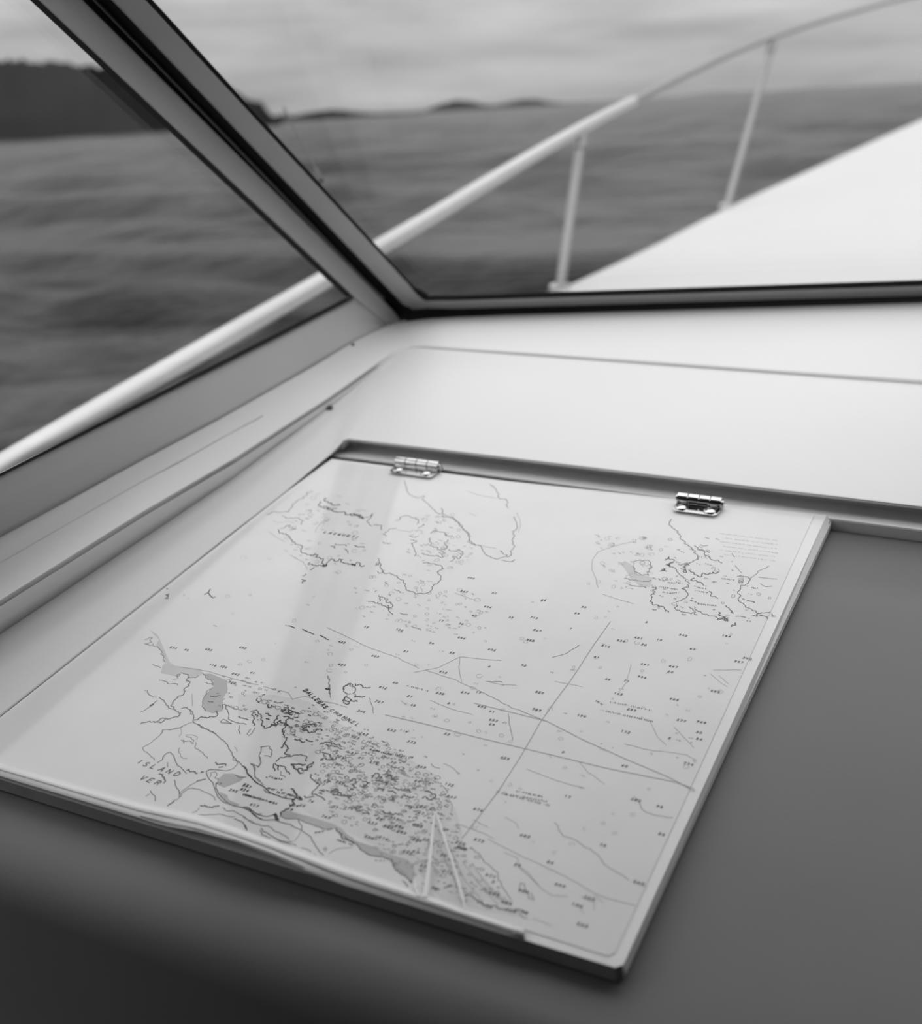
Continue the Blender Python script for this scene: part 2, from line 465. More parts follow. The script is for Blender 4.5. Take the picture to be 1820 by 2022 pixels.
# cabin side below the window
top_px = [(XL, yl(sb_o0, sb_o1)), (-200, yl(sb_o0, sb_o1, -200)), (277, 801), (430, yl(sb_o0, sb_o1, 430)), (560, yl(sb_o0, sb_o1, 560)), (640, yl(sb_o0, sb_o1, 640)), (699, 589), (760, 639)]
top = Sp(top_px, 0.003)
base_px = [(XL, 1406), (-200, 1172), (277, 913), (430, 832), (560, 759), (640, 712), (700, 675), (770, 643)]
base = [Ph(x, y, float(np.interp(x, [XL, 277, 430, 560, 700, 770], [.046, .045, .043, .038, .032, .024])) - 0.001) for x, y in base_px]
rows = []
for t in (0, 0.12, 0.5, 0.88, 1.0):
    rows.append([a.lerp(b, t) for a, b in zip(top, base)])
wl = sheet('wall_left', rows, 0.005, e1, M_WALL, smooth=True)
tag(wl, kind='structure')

# ------------------------------------------------------------------ dashboard
dash = empty('dashboard', O); tag(dash, 'white moulded dashboard with raised rear shelf and ledge around the chart hatch', 'dashboard')
# band: the moulded step round the shelf panel
bl_px = [(XL, 1690), (-200, 1382), (277, 1064), (461, 941), (654, 797), (770, 711), (797, 692), (812, 687), (840, 687.5), (1000, 699), (1536, 738), (XR, 823)]
bl_h = [0.004, 0.006, 0.009, 0.011, 0.013, 0.014, 0.014, 0.014, 0.014, 0.014, 0.014, 0.014]
bu_px = [(XL, 1590), (-200, 1310), (277, 1013), (461, 906), (650, 784), (764, 704), (793, 686), (810, 682), (838, 683), (1000, 695), (1536, 733.5), (XR, 818)]
bu_h = [0.040, 0.038, 0.035, 0.030, 0.0235, 0.0185, 0.0165, 0.016, 0.016, 0.016, 0.016, 0.016]
band_lo = [Ph(x, y, h) for (x, y), h in zip(bl_px, bl_h)]
band_up = [Ph(x, y, h) for (x, y), h in zip(bu_px, bu_h)]
# lid opening edges
lidl_px = [(-150, 1530), (-60, 1459), (277, 1193), (461, 1048), (560, 972), (638, 908), (654, 896)]
lid_l = [Ph(x, y, 0.0015) for x, y in lidl_px]
step_h = 0.0115
step_t = [Ph(676, 872, step_h), Ph(688, 868, step_h), Ph(760, 876.5, step_h), Ph(1000, 905, step_h), Ph(1536, 969, step_h), Ph(XR, 1108, step_h)]
# shelf panel, one skin: left margin (lid edge -> band) and rear shelf (step -> groove)
inner = lid_l + step_t
outer_idx = [0, 1, 2, 3, 3.5, 4, 4.4, 5, 5.6, 7, 8.5, 9.3, 11]
def at(lst, q):
    i = min(int(q), len(lst) - 2); return lst[i].lerp(lst[i + 1], q - i)
outer_idx = [0, 1, 2, 3, 3.5, 4, 4.5, 5, 6, 7, 9, 10, 11]
outer = [at(band_lo, q) for q in outer_idx]
rows = [[a.lerp(b, t) for a, b in zip(inner, outer)] for t in (0, 0.02, 0.5, 1.0)]
rows.append([b + (b - a).normalized() * 0.010 - nn * 0.0008 for a, b in zip(inner, outer)])     # runs on under the step
sheet('shelf', rows, 0.0014, nn, M_GEL, dash, smooth=True)
# front face of the shelf (the shaded step behind the hinges)
back = [p + e2 * 0.016 for p in step_t]
face_top = [p - nn * 0.002 for p in back]
face_bot = [p - nn * (step_h + 0.004) for p in back]
sheet('shelf_face', [face_top, face_bot], 0.004, -e2, M_GEL, dash)
sheet('shelf_lip', [step_t, [p - nn * 0.0014 + e2 * 0.002 for p in step_t], [p - nn * 0.003 for p in back]], 0.001, -nn, M_GEL, dash)
# the mitred end of the step, running down to the lid corner
prism('shelf_end', [Ph(655, 895, 0.0005), step_t[0], step_t[1], step_t[1] + e2 * 0.016, step_t[0] + e2 * 0.016],
      [Ph(655, 895, 0.0005) - nn * 0.004, Ph(669, 890, -0.001), Ph(676, 891, -0.001), Ph(676, 891, -0.001) + e2 * 0.016, Ph(669, 890, -0.001) + e2 * 0.016], M_GEL, dash)
# rail the hinges are screwed to, running back under the lip
rf = lambda x: 898.5 + 0.1266 * (x - 655)
hr = [[Ph(x, rf(x), -0.001) + e2 * 0.030 for x in (645, 655, 1000, 1536, XR)], [Ph(x, rf(x), -0.001) for x in (645, 655, 1000, 1536, XR)]]
sheet('hinge_rail', hr, 0.012, nn, M_GEL, dash, bev=0.0015)
# raised border between the band and the windows
sheet('band', [[p for p in band_lo], [a.lerp(b, 0.5) for a, b in zip(band_lo, band_up)], [p for p in band_up]], 0.004, nn, M_GEL, dash, smooth=True)
led_px = [(XL, 1400), (-200, 1168), (277, 911), (430, 830), (620, 723), (700, 673.5), (752, 648), (790, 636), (850, 629), (1000, 622), (1536, 606), (XR, 571)]
led_h = [0.046, 0.046, 0.045, 0.043, 0.038, 0.032, 0.026, 0.022, 0.020, 0.020, 0.020, 0.020]
led = [Ph(x, y, h) for (x, y), h in zip(led_px, led_h)]
led_m = [at(band_up, 0), at(band_up, 1)]
rows = [[a.lerp(b, t) for a, b in zip(band_up, led)] for t in (0, 0.03, 0.35, 0.70, 0.96, 1.0)]
rows.append([p - nn * 0.012 + e2 * 0.02 - e1 * 0.012 for p in led])
sheet('ledge', rows, 0.004, nn, M_GEL, dash, smooth=True)
# thin seam along the ledge
seam_px = [(-200, 1227), (277, 952), (360, 907), (443, 861), (520, 819)]
seam = [(Ph(x, y, 0.041), Ph(x, y + 2.2, 0.0405)) for x, y in seam_px]
def on_ledge(px, py):      # where the view ray meets the ledge skin
    from mathutils.geometry import intersect_ray_tri
    d = ray(px, py)
    for i in range(len(led) - 1):
        for tri in ((band_up[i], band_up[i + 1], led[i + 1]), (band_up[i], led[i + 1], led[i])):
            h = intersect_ray_tri(*tri, d, C, True)
            if h: return h
    return Ph(px, py, 0.04)
seam_rows = [[on_ledge(x, y) + nn * 0.0006 for x, y in seam_px], [on_ledge(x, y + 2.4) + nn * 0.0003 for x, y in seam_px]]
sheet('seam', seam_rows, 0.0005, nn, mat('seam_grey', 0.5, 0.7, noise=(50, 0.1)), dash)

# lower grey dash: flat under the lid, rolling over at the front
bF = tocab(Ph(680, 1748, 0))[1]
prof = [(0.02, -0.0105), (-0.10, -0.0105), (bF + 0.02, -0.0105), (bF - 0.022, -0.0105)]
RD = 0.030
for k in range(1, 9):
    t = math.radians(10 * k); prof.append((bF - 0.022 - RD * math.sin(t), -0.0105 - RD * (1 - math.cos(t))))
prof += [(bF - 0.064, -0.30), (bF - 0.066, -0.62)]
rows = [[cab(a, b, h) for a in (-0.19, -0.1, 0.0, 0.3, 0.34, 0.6, 1.4)] for b, h in prof]
sheet('lower_dash', rows, 0.012, nn, M_DASH, dash, smooth=True)

o = prism('wall_left', [cab(-0.2, -0.9, -0.7), cab(-0.2, -2.0, -0.7), cab(-0.2, -2.0, TOPH), cab(-0.2, -0.9, TOPH)],
          [cab(-0.23, -0.9, -0.7), cab(-0.23, -2.0, -0.7), cab(-0.23, -2.0, TOPH), cab(-0.23, -0.9, TOPH)], M_ROOF); tag(o, kind='structure')  # unseen wall, added to block light from the left rear
# small screw heads on the shelf and ledge
def screw(px, py, surf, rad, label):
    p = surf(px, py)
    e = empty('screw', p); tag(e, label, 'screw', 'screws in the white moulding')
    tube('head', [p, p + nn * 0.0012, p + nn * 0.0018], [rad, rad, rad * 0.7], M_BEAD, e, 12)
    prism('slot', [p + nn * 0.0021 + e1 * a + e2 * b for a, b in ((-rad * .6, -.0003), (rad * .6, -.0003), (rad * .6, .0003), (-rad * .6, .0003))],
          [p + nn * 0.0010 + e1 * a + e2 * b for a, b in ((-rad * .6, -.0003), (rad * .6, -.0003), (rad * .6, .0003), (-rad * .6, .0003))], M_RUB, e)
screw(651, 806, lambda x, y: Ph(x, y, 0.0125), 0.0032, 'dark screw head in the white shelf above the corner of the chart hatch')
screw(697, 682, lambda x, y: Ph(x, y, 0.0475), 0.0018, 'tiny dark screw head at the foot of the cabin side near the post')

# ------------------------------------------------------------------ unseen rest of the cabin around the camera, closed in to limit light
roof_pts = lambda h: [cab(-0.24, -0.22, h), cab(1.45, 0.12, h), cab(1.45, -2.0, h), cab(-0.24, -2.0, h)]
o = prism('ceiling', roof_pts(TOPH), roof_pts(TOPH + 0.04), M_ROOF); tag(o, kind='structure')
o = prism('wall_right', [cab(1.42, -2.0, -0.7), cab(1.42, 0.55, -0.7), cab(1.42, 0.55, TOPH), cab(1.42, -2.0, TOPH)],
          [cab(1.45, -2.0, -0.7), cab(1.45, 0.55, -0.7), cab(1.45, 0.55, TOPH), cab(1.45, -2.0, TOPH)], M_ROOF); tag(o, kind='structure')
o = prism('wall_back', [cab(-0.24, -2.0, -0.7), cab(1.45, -2.0, -0.7), cab(1.45, -2.0, TOPH), cab(-0.24, -2.0, TOPH)],
          [cab(-0.24, -2.03, -0.7), cab(1.45, -2.03, -0.7), cab(1.45, -2.03, TOPH), cab(-0.24, -2.03, TOPH)], M_ROOF); tag(o, kind='structure')
o = prism('floor', [cab(-0.24, -2.0, -0.7), cab(1.45, -2.0, -0.7), cab(1.45, 0.5, -0.7), cab(-0.24, 0.5, -0.7)],
          [cab(-0.24, -2.0, -0.73), cab(1.45, -2.0, -0.73), cab(1.45, 0.5, -0.73), cab(-0.24, 0.5, -0.73)], mat('cabin_sole', 0.12, 0.7, noise=(12, 0.1))); tag(o, kind='structure')
# ------------------------------------------------------------------ hinged lid
LT = 0.0085
fl = lambda x: 1748 + 0.307 * (x - 680)          # front edge of the lid in the photo
LTL, LTR, LBR = (657, 904), (1680, 1030), (1228, 1909)
rt = lambda y: 1534 - 0.4547 * (y - 1232)
lid = empty('chart_hatch', O); tag(lid, 'white hinged chart hatch lying under the chart, its right edge bare', 'hatch')
lt = [Ph(655, 906), Ph(1000, 949.5), Ph(rt(1017), 1017), Ph(rt(1400), 1400), Ph(1234, 1898), Ph(1229, 1906), Ph(1214, fl(1214) - 1), Ph(680, 1748), Ph(277, fl(277)), Ph(-116, 1503),
      Ph(277, 1197), Ph(560, 975)]
ctr = sum(lt, Vector()) / len(lt)
ch = []
for k, p in enumerate(lt):                        # chamfer on the right hand edge, square elsewhere
    q = p - nn * (LT if k not in (2, 3, 4, 5) else 0.0)
    ch.append(q)
bot = []
for k, p in enumerate(lt):
    bot.append(p + e1 * {2: 0.004, 3: 0.0016}.get(k, 0.0) - nn * 0.004)
bot2 = [q - nn * (LT - 0.004) for q in bot]
n = len(lt)
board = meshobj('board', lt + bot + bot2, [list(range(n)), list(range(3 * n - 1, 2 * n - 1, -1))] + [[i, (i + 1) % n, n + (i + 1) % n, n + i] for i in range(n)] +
                [[n + i, n + (i + 1) % n, 2 * n + (i + 1) % n, 2 * n + i] for i in range(n)], [M_LID, M_EDGE_DARK], lid)
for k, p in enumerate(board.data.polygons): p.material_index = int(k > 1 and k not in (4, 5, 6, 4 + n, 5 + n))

gs_px = [(x, 902.0 + 0.1266 * (x - 655)) for x in (652, 1000, 1536, 1640)]
sheet('gap_shade_strip', [[Ph(x, y, -0.003) + e2 * 0.006 for x, y in gs_px], [Ph(x, y, -0.003) - e2 * 0.006 for x, y in gs_px]], 0.002, nn, M_RUB, lid)  # black strip set under the gap to stand for its shade
# ------------------------------------------------------------------ nautical chart
chart = empty('nautical_chart', Ph(900, 1400, 0.0005)); tag(chart, 'printed nautical chart of islands, soundings and courses under clear plastic on the dashboard', 'chart')
ZP = 0.0004
inr = lambda y: 1506 - 0.4547 * (y - 1240)        # printed sheet ends a little inside the lid's right edge
ul = lambda x: np.interp(x, [-95, 0, 277, 382, 486, 585, 677, 799, 913, 1036, 1200], [1484, 1508, 1586, 1607, 1640, 1676, 1711, 1752, 1797, 1836, 1888])
sheet_px = [(662, 909), (1000, 951.5), (inr(1018) , 1018), (inr(1500), 1500), (inr(1880), 1880)] + [(x, float(ul(x))) for x in (1200, 1036, 913, 799, 677, 585, 486, 382, 277, 0, -60)] + [(-95, 1491), (277, 1200), (560, 978)]
sp_ = [Ph(x, y, ZP) for x, y in sheet_px]
prism('paper', sp_, [p - nn * 0.00015 for p in sp_], M_PAPER, chart)

# front hem: paper folded over the front edge, lifting off the lid at the left
hx = [-95, 0, 277, 300, 325, 387, 466, 541, 600, 680, 800, 900, 1000, 1036]
edge_y = np.interp(hx, [-95, 0, 277, 300, 325, 387, 466, 541, 600, 680, 800, 900, 1000, 1036], [1509, 1532, 1615, 1623, 1630.5, 1641, 1661, 1690, 1718, 1748, 1785, 1815.5, 1846.5, 1857.5])
mid_y = np.interp(hx, [-95, 0, 277, 382, 497, 585, 650, 800, 1036], [1495, 1520, 1602, 1624, 1661, 1694, 1722, 1771, 1848])
mid2 = np.interp(hx, [-95, 0, 277, 382, 497, 585, 650, 800, 1036], [1501, 1526, 1609, 1632, 1668, 1703, 1731, 1777, 1852])
lift = [max(0.0008, (fl(x) - y) * 0.00042 + 0.0008) for x, y in zip(hx, edge_y)]
r0 = [Ph(x, float(ul(x)), ZP) for x in hx]
r1 = [Ph(x, float(y), ZP + 0.0012 + l * 0.5) for x, y, l in zip(hx, mid_y, lift)]
r2 = [Ph(x, float(y), ZP + l * 0.7) for x, y, l in zip(hx, mid2, lift)]
r3 = [Ph(x, float(y), l) for x, y, l in zip(hx, edge_y, lift)]
sheet('fold', [r1, r2, r3], 0.0006, nn, M_FOLD, chart, smooth=True)
for k in (0.35, 0.62):                             # edges of the paper layers seen in the fold
    a = [p.lerp(q, k) + nn * 0.0004 for p, q in zip(r2[2:9], r3[2:9])]
    b = [p.lerp(q, k + 0.10) + nn * 0.0004 for p, q in zip(r2[2:9], r3[2:9])]
    sheet('paper_layer', [a, b], 0.0003, nn, M_EDGE_DARK, chart)

# clear plastic over the sheet
cover = empty('chart_cover', Ph(900, 1400, 0.002)); tag(cover, 'clear glossy plastic cover over the chart with pale streaks near its front edge', 'cover')
ZC = 0.0022
cv_px = [(664, 911), (1000, 953), (rt(1021), 1021), (rt(1500), 1500), (1232, 1898), (1222, 1906), (1036, 1852)] + [(x, float(ul(x)) + 6) for x in (913, 799, 677, 585, 486, 382, 277, 0, -60)] + [(-85, 1488), (277, 1204), (560, 982)]
cp = [Ph(x, y, ZC) for x, y in cv_px]
meshobj('film', cp, [list(range(len(cp)))], M_COVER, cover)
sheet('hem', [[p + nn * 0.0006 for p in r0], [p.lerp(q, .5) + nn * 0.0012 for p, q in zip(r0, r1)], [p + nn * 0.0004 for p in r1]], 0.0005, nn, M_HEM, cover, smooth=True)
for lpts, w in (([(858, 1602), (853, 1650), (848, 1700), (842, 1750), (838, 1772)], (1.5, 3, 3.5, 5, 6)), ([(861, 1602), (872, 1640), (889, 1690), (903, 1735), (912, 1768), (918, 1795)], (1.5, 2.5, 2.5, 3, 3, 2)),
                ([(816, 1738), (820, 1752), (826, 1770)], (2, 3, 4)), ([(824, 1736), (830, 1768)], (1, 1.5))):
    a = [Ph(x - q, y, ZC + 0.0004) for (x, y), q in zip(lpts, w)]
    b = [Ph(x + q, y, ZC + 0.0004) for (x, y), q in zip(lpts, w)]
    sheet('pale_streak', [a, [p.lerp(q, .5) + nn * 0.0003 for p, q in zip(a, b)], b], 0.0003, nn, M_STREAK, cover)  # thin raised near-white strips on the film

# ------------------------------------------------------------------ printing on the chart
rnd = random.Random(11)
class Print:
    def __init__(self, h): self.v, self.f, self.h = [], [], h
    def P(self, x, y): return Ph(x, y, self.h)
    def line(self, px, w, rough=0.0):
        """ribbon of ink w metres wide; rough adds the wiggle of a surveyed shore"""
        p = [self.P(*q) for q in px]
        if rough:
            for _ in range(3):
                q = [p[0]]
                for a, b in zip(p, p[1:]):
                    d = b - a; L = d.length
                    if L > 0.0012:
                        s = nn.cross(d).normalized()
                        q.append(a.lerp(b, rnd.uniform(.4, .6)) + s * rnd.gauss(0, rough) * min(L, 0.004) * 0.75)
                    q.append(b)
                p = q
        if len(p) < 2: return
        base = len(self.v)
        for i, q in enumerate(p):
            a, b = p[max(i - 1, 0)], p[min(i + 1, len(p) - 1)]
            t = b - a
            s = nn.cross(t if t.length > 1e-7 else e1).normalized() * (w * 0.4)
            self.v += [q + s, q - s]
        for i in range(len(p) - 1):
            k = base + 2 * i; self.f.append([k, k + 1, k + 3, k + 2])
    def fill(self, px):
        b = len(self.v); self.v += [self.P(*q) for q in px]; self.f.append(list(range(b, b + len(px))))
    def done(self, name, m, kind=None, tri=False):
        o = meshobj(name, self.v, self.f, m, chart, fix=False)
        bm = bmesh.new(); bm.from_mesh(o.data)
        if tri: bmesh.ops.triangulate(bm, faces=bm.faces)
        for f in bm.faces:
            f.normal_update()
            if f.normal.dot(nn) < 0: f.normal_flip()
        bm.to_mesh(o.data); bm.free()
        if kind: o['kind'] = kind
        return o
ZI = ZP + 0.00015
coast, river, contour, pen, sound, letter = (Print(ZI), Print(ZI), Print(ZI), Print(ZI + .0001), Print(ZI), Print(ZI))
class Tint:
    def __init__(self, name, m, h): self.n, self.m, self.h = name, m, h
    def fill(self, px):
        p = Print(self.h); p.fill(px); p.done(self.n, self.m, tri=True)
tint, tint2, tint3 = Tint('shoal_tint', M_TINT, ZP + 0.00007), Tint('pale_shoal_tint', M_TINT2, ZP + 0.00005), Tint('foul_ground_tint', M_TINT3, ZP + 0.00003)

# crops of the photo the lines were read from: origin and scale
CR = {'A': (480, 920, 7.583), 'B': (700, 920, 6.742), 'C': (860, 920, 7.583), 'D': (1140, 1000, 8.09), 'E': (1300, 1000, 7.583), 'F': (277, 1230, 7.583), 'G': (277, 1430, 7.583),
      'H': (480, 1330, 8.273), 'I': (480, 1500, 8.273), 'J': (660, 1480, 7.0), 'K': (680, 1620, 4.55), 'L': (900, 1560, 3.957), 'M': (1040, 1180, 3.64), 'N': (640, 1130, 3.957)}
def parse(crop, s):
    ox, oy, k = CR[crop]
    for ln in s.split(';'):
        t = ln.split()
        if not t: continue
        yield [(ox + float(a) / k, oy + float(b) / k) for a, b in (q.split(',') for q in t)]
def D(c, s, w=0.00055, r=0.18):
    for l in parse(c, s): coast.line(l, w, r)
def T(c, s, w=0.0011, r=0.35):           # heavy broken marks
    for l in parse(c, s): coast.line(l, w, r)
def Md(c, s, w=0.00042, r=0.12):
    for l in parse(c, s): river.line(l, w, r)
def Lt(c, s, w=0.0004, r=0.05):
    for l in parse(c, s): contour.line(l, w, r)
def scrib(l, hgt=0.0016, w=0.00035, pr=None, gap=0.25):
    """a run of tiny printed words, too small to read in the photo"""
    pr = pr or letter
    for a, b in zip(l, l[1:]):
        A, B = Ph(*a, pr.h), Ph(*b, pr.h); L = (B - A).length
        d = (B - A).normalized(); s = nn.cross(d).normalized()
        x = 0.0
        while x < L:
            if rnd.random() < gap * 0.5: x += hgt * 0.8; continue
            b0 = len(pr.v); c = A + d * x
            k = rnd.choice((((0, 0), (0, 1)), ((0, 0), (.3, 1), (.6, 0)), ((0, 1), (0, 0), (.5, 0)), ((0, 0), (0, 1), (.5, .5)), ((.5, 1), (0, .6), (.5, .2), (0, 0)), ((0, .5), (.5, .5))))
            pts = [c + d * (u * hgt * .8) + s * ((v - .5) * hgt) for u, v in k]
            for p, q in zip(pts, pts[1:]):
                t = (q - p); o_ = nn.cross(t).normalized() * w / 2
                bb = len(pr.v); pr.v += [p + o_, p - o_, q - o_, q + o_]; pr.f.append([bb, bb + 1, bb + 2, bb + 3])
            x += hgt * rnd.uniform(.75, 1.05)
def S(c, s, hgt=0.0016, w=0.00035):
    for l in parse(c, s): scrib(l, hgt, w)

# --- far left islands
Md('A', '1040,370 960,430 880,490 800,520 740,600 690,680 600,690 480,690 350,730; 590,740 640,780 720,780 830,780 900,830 870,880; 560,930 640,890 700,880 790,940 690,960; 1380,1160 1500,1180 1550,1200; 1510,1240 1570,1310; 1320,1200 1380,1230', .0007, .3)
Lt('A', '430,820 540,850 680,830 760,860; 1080,1000 1090,940 1140,870 1220,830 1300,790; 380,980 480,1060 620,1130; 700,1330 900,1440 960,1540')
D('A', '520,950 600,1020 690,1060 740,1120 820,1180 870,1250 930,1310 1000,1350 1080,1310 1150,1370 1180,1430 1260,1480; 1000,1440 1030,1480 1120,1500 1220,1510 1260,1480 1330,1390 1400,1430 1440,1390 1500,1400 1480,1440 1560,1480 1640,1490 1700,1440 1760,1500 1820,1490; 1000,1550 1060,1520; 890,1640 950,1620; 870,1700 940,1720 880,1760; 1660,1190 1740,1210 1820,1220', .0008, .3)
T('A', '1210,480 1280,540 1320,580 1450,590; 1150,530 1220,640 1330,660 1450,690 1540,730 1620,750 1720,750 1810,790; 1200,600 1300,620 1400,640; 1600,720 1720,730 1800,780', .0010, .4)
T('A', '1200,1480 1250,1500; 1600,1470 1660,1500', .0016, .4)
# --- top islands
Md('B', '0,640 60,650 120,690 180,680 250,630; 250,650 200,700 190,770 230,800; 250,790 330,790 360,850; 410,940 420,880 480,830 560,830; 540,720 600,680 700,660 760,690 850,720 830,780; 910,770 840,830; 720,930 780,950 850,930; 740,980 820,1010 780,1080 790,1200; 380,1010 440,1040 490,1030', .0006, .3)
Lt('B', '560,850 640,860 740,880 780,850; 820,1620 830,1670; 880,1610 900,1680; 960,1530 1040,1540')
Md('B', '1020,900 1090,860 1170,880 1240,930 1310,930; 1020,960 990,1000 1040,1070 1100,1110 1200,1100 1220,1040 1240,980; 890,1160 980,1190 1060,1200 1150,1220 1210,1160 1150,1130; 1250,1110 1320,1140 1400,1110 1440,1150 1400,1230 1330,1200 1260,1270', .0006, .35)
Md('B', '660,190 680,250 690,330 740,380 820,420 930,400 930,470 990,510 1060,580 1110,630 1160,640 1160,560; 1160,640 1260,680 1330,710 1400,770 1440,830 1510,900 1540,1000 1610,1060', .0006, .2)
D('B', '310,1230 350,1310 360,1370 400,1430 480,1440 570,1480 640,1540 680,1610 740,1670 800,1700 930,1700 1000,1680 1030,1620 1090,1570 1150,1490 1150,1460 1090,1410 1180,1370 1120,1320 1050,1300 910,1290', .0006, .22)
Md('B', '270,1330 310,1290 350,1330; 300,1400 340,1430 380,1400; 530,1640 600,1690; 430,1540 440,1580; 270,1680 300,1660; 600,1960 700,1980', .0006, .4)
D('B', '180,1800 280,1830 350,1830 400,1860 450,1930 510,1980; 320,1720 350,1750 340,1800; 350,1740 400,1760 420,1820 480,1830 510,1860 470,1890 430,1850', .00065, .3)
Md('C', '800,270 880,330 920,400 940,460 1030,490 1080,540 1100,630; 1180,760 1210,830 1200,950 1160,1010 1190,1050 1150,1090 1160,1180 1130,1290 1110,1350; 100,740 200,760 270,790 340,850 390,890 430,970 500,1030 500,1110 540,1170 640,1180 680,1210 700,1270 760,1340 830,1360 900,1400 970,1370 1060,1360 1110,1350; 960,1270 1010,1310 1060,1360; 980,1410 1060,1430 1150,1440 1190,1400', .0006, .25)
Lt('C', '1210,700 1260,790 1270,880 1240,1000; 640,1180 760,1210 900,1230; 500,700 560,730 600,750; 480,380 700,450 900,480')
# --- right islands
Md('D', '840,880 900,880 980,860 1080,860 1170,900 1180,960 1140,990 1140,1100 1060,1090 960,1060 920,1000 890,930; 740,1150 860,1170 960,1190 1060,1200 1180,1180; 820,1250 920,1270 1010,1280 1100,1300', .0006, .3)
Lt('D', '900,560 560,640 330,720 240,850 230,1000 280,1120 330,1300; 900,1550 700,1500 400,1400')
D('D', '1250,1280 1240,1370 1190,1440 1170,1520 1240,1570 1300,1610 1390,1640 1460,1690; 1190,1640 1260,1650; 1310,1030 1370,1010 1430,1030; 1430,940 1480,970 1530,890 1460,800 1390,860; 1290,1150 1330,1175', .0007, .35)
for l in parse('D', '690,910 750,870 850,920 900,980 950,1080 1150,1120 1190,1200 1150,1290 1000,1280 850,1140 760,1010'): tint2.fill(l)
D('E', '200,190 160,230 200,310 290,380 340,450 400,530 440,590; 440,590 460,640 540,660 560,710 590,770 520,830 400,850 330,880 290,870; 540,580 580,640 650,660 770,690; 600,640 690,690 750,750 840,810 950,850; 630,570 690,590 740,580', .0006, .28)
D('E', '190,900 260,940 300,1000 370,1070 460,1160 400,1210 350,1230 420,1280 440,1310 420,1360 350,1390 260,1420; 770,1270 830,1340 880,1380; 270,1470 300,1550 380,1580 450,1590 540,1590; 450,1500 510,1530 550,1580 580,1620; 540,1490 590,1570 650,1600 740,1620 860,1650; 850,1650 920,1670 1000,1650 1040,1690; 1000,1480 1060,1540 1120,1600; 1150,1640 1230,1640 1310,1660', .0006, .28)
T('E', '330,930 420,990 380,890 420,850; 450,950 530,1010 620,1050 690,1000 760,1010 810,980 900,980; 540,1070 620,1130 680,1170; 120,860 170,880 200,830; 40,960 100,930; 900,1580 1040,1700; 880,1700 960,1680 1040,1720; 1090,1800 1150,1740; 1450,1640 1500,1600', .0009, .4)
S('E', '540,1190 620,1220 710,1230; 530,1250 620,1270 730,1290; 20,1200 140,1220 270,1240; 60,1280 180,1300 320,1280; 480,1400 600,1450 700,1470 820,1480; 1330,1190 1420,1220 1500,1220; 950,1080 1130,1100; 140,1140 360,1150', .0013)
D('E', '1170,1050 1290,1050 1370,1080 1350,1140 1300,1180 1220,1190 1220,1250 1180,1280 1230,1330 1190,1390 1250,1440 1300,1500 1370,1530 1460,1560 1500,1600 1600,1590 1670,1580; 1680,1610 1760,1640; 1400,1630 1500,1640 1560,1630 1640,1680', .0006, .25)
Md('E', '1660,890 1560,940 1480,970 1420,1040 1370,1080; 1500,1060 1620,1070 1780,1090; 1530,1150 1600,1200 1700,1190; 1100,700 1140,760; 1150,880 1250,1000')
T('E', '1320,1410 1400,1420 1440,1440', .0009)
for r_ in range(6):
    y = 400 + r_ * 62
    l = [(CR['E'][0] + x / 7.583, CR['E'][1] + (y + 0.125 * (x - 900)) / 7.583) for x in (920 + 40 * (r_ % 2), 1780)]
    scrib(l, 0.0012, 0.00022, contour, .15)
# --- lower left coast
for l in parse('F', '130,100 260,180 330,330 390,480 440,590 520,640 650,660 900,690 940,760 830,820 720,790 620,740 540,800 430,770 310,750 330,640 370,600 350,490 300,400 230,330 280,250'): tint2.fill(l)
for l in parse('F', '940,760 1060,760 1290,860 1310,1000 1240,1130 1230,1320 1080,1350 960,1310 930,1190 960,1080 1090,960 1080,890'): tint.fill(l)
Md('F', '60,250 130,220 180,220 170,290 80,320; 60,310 170,330; 200,310 270,360 330,440 350,520 370,580; 180,620 250,640 310,670; 480,840 560,830 600,760 540,800; 610,740 720,770 740,820 820,820 860,790; 940,760 1000,830 1080,890 1100,920; 970,890 1030,910 1080,930; 930,1190 930,1260 970,1320; 930,1190 960,1090 1080,960; 1280,1230 1400,1270 1530,1310; 740,1300 780,1370; 280,850 370,870 460,910 560,930; 60,1010 120,1050 180,1100 250,1110; 250,1160 100,1280 0,1330', .0005, .2)
Md('F', '740,800 690,870 740,890 720,950 650,1000 640,1080 560,1120 500,1160 480,1220 500,1280 560,1320 610,1340; 610,1340 600,1370 500,1410 350,1430 200,1470 0,1510; 200,1490 300,1500 380,1440', .0008, .3)
D('F', '290,1110 360,1180 420,1270 480,1290; 610,1280 700,1270 760,1310 790,1370 795,1480 900,1550 1020,1600 1110,1660; 1230,1290 1230,1220 1280,1220 1310,1330 1320,1440 1370,1470 1480,1500 1590,1520; 1200,1480 1240,1440 1320,1480 1370,1510 1200,1480; 1490,1530 1470,1600 1500,1660', .0005, .12)
T('F', '140,1240 200,1210', .0016, .1)
T('F', '800,1460 870,1440 980,1410 1100,1410 1150,1350 1150,1310; 1460,1400 1540,1420 1620,1450; 1040,1090 1130,1110 1200,1090; 1010,1170 1090,1190', .0008, .3)
Lt('F', '795,1480 700,1510 620,1550 560,1580 330,1600 300,1660; 770,1060 790,1250; 600,660 1000,720 1200,780 1420,840 1560,880 1770,930')
D('G', '850,0 960,60 1080,110 1180,190 1260,260 1310,330 1350,400 1380,470 1440,540 1520,620 1580,670 1600,740 1670,810 1730,860 1820,910; 250,580 330,530 350,470 400,430 450,420 480,450 520,540 550,610 630,670 690,740; 1420,770 1500,800 1590,790; 510,830 520,900 580,1000 590,1090; 150,990 180,1050 230,1100 230,1150; 1410,1410 1470,1440 1540,1470 1560,1520 1590,1590', .0005, .08)
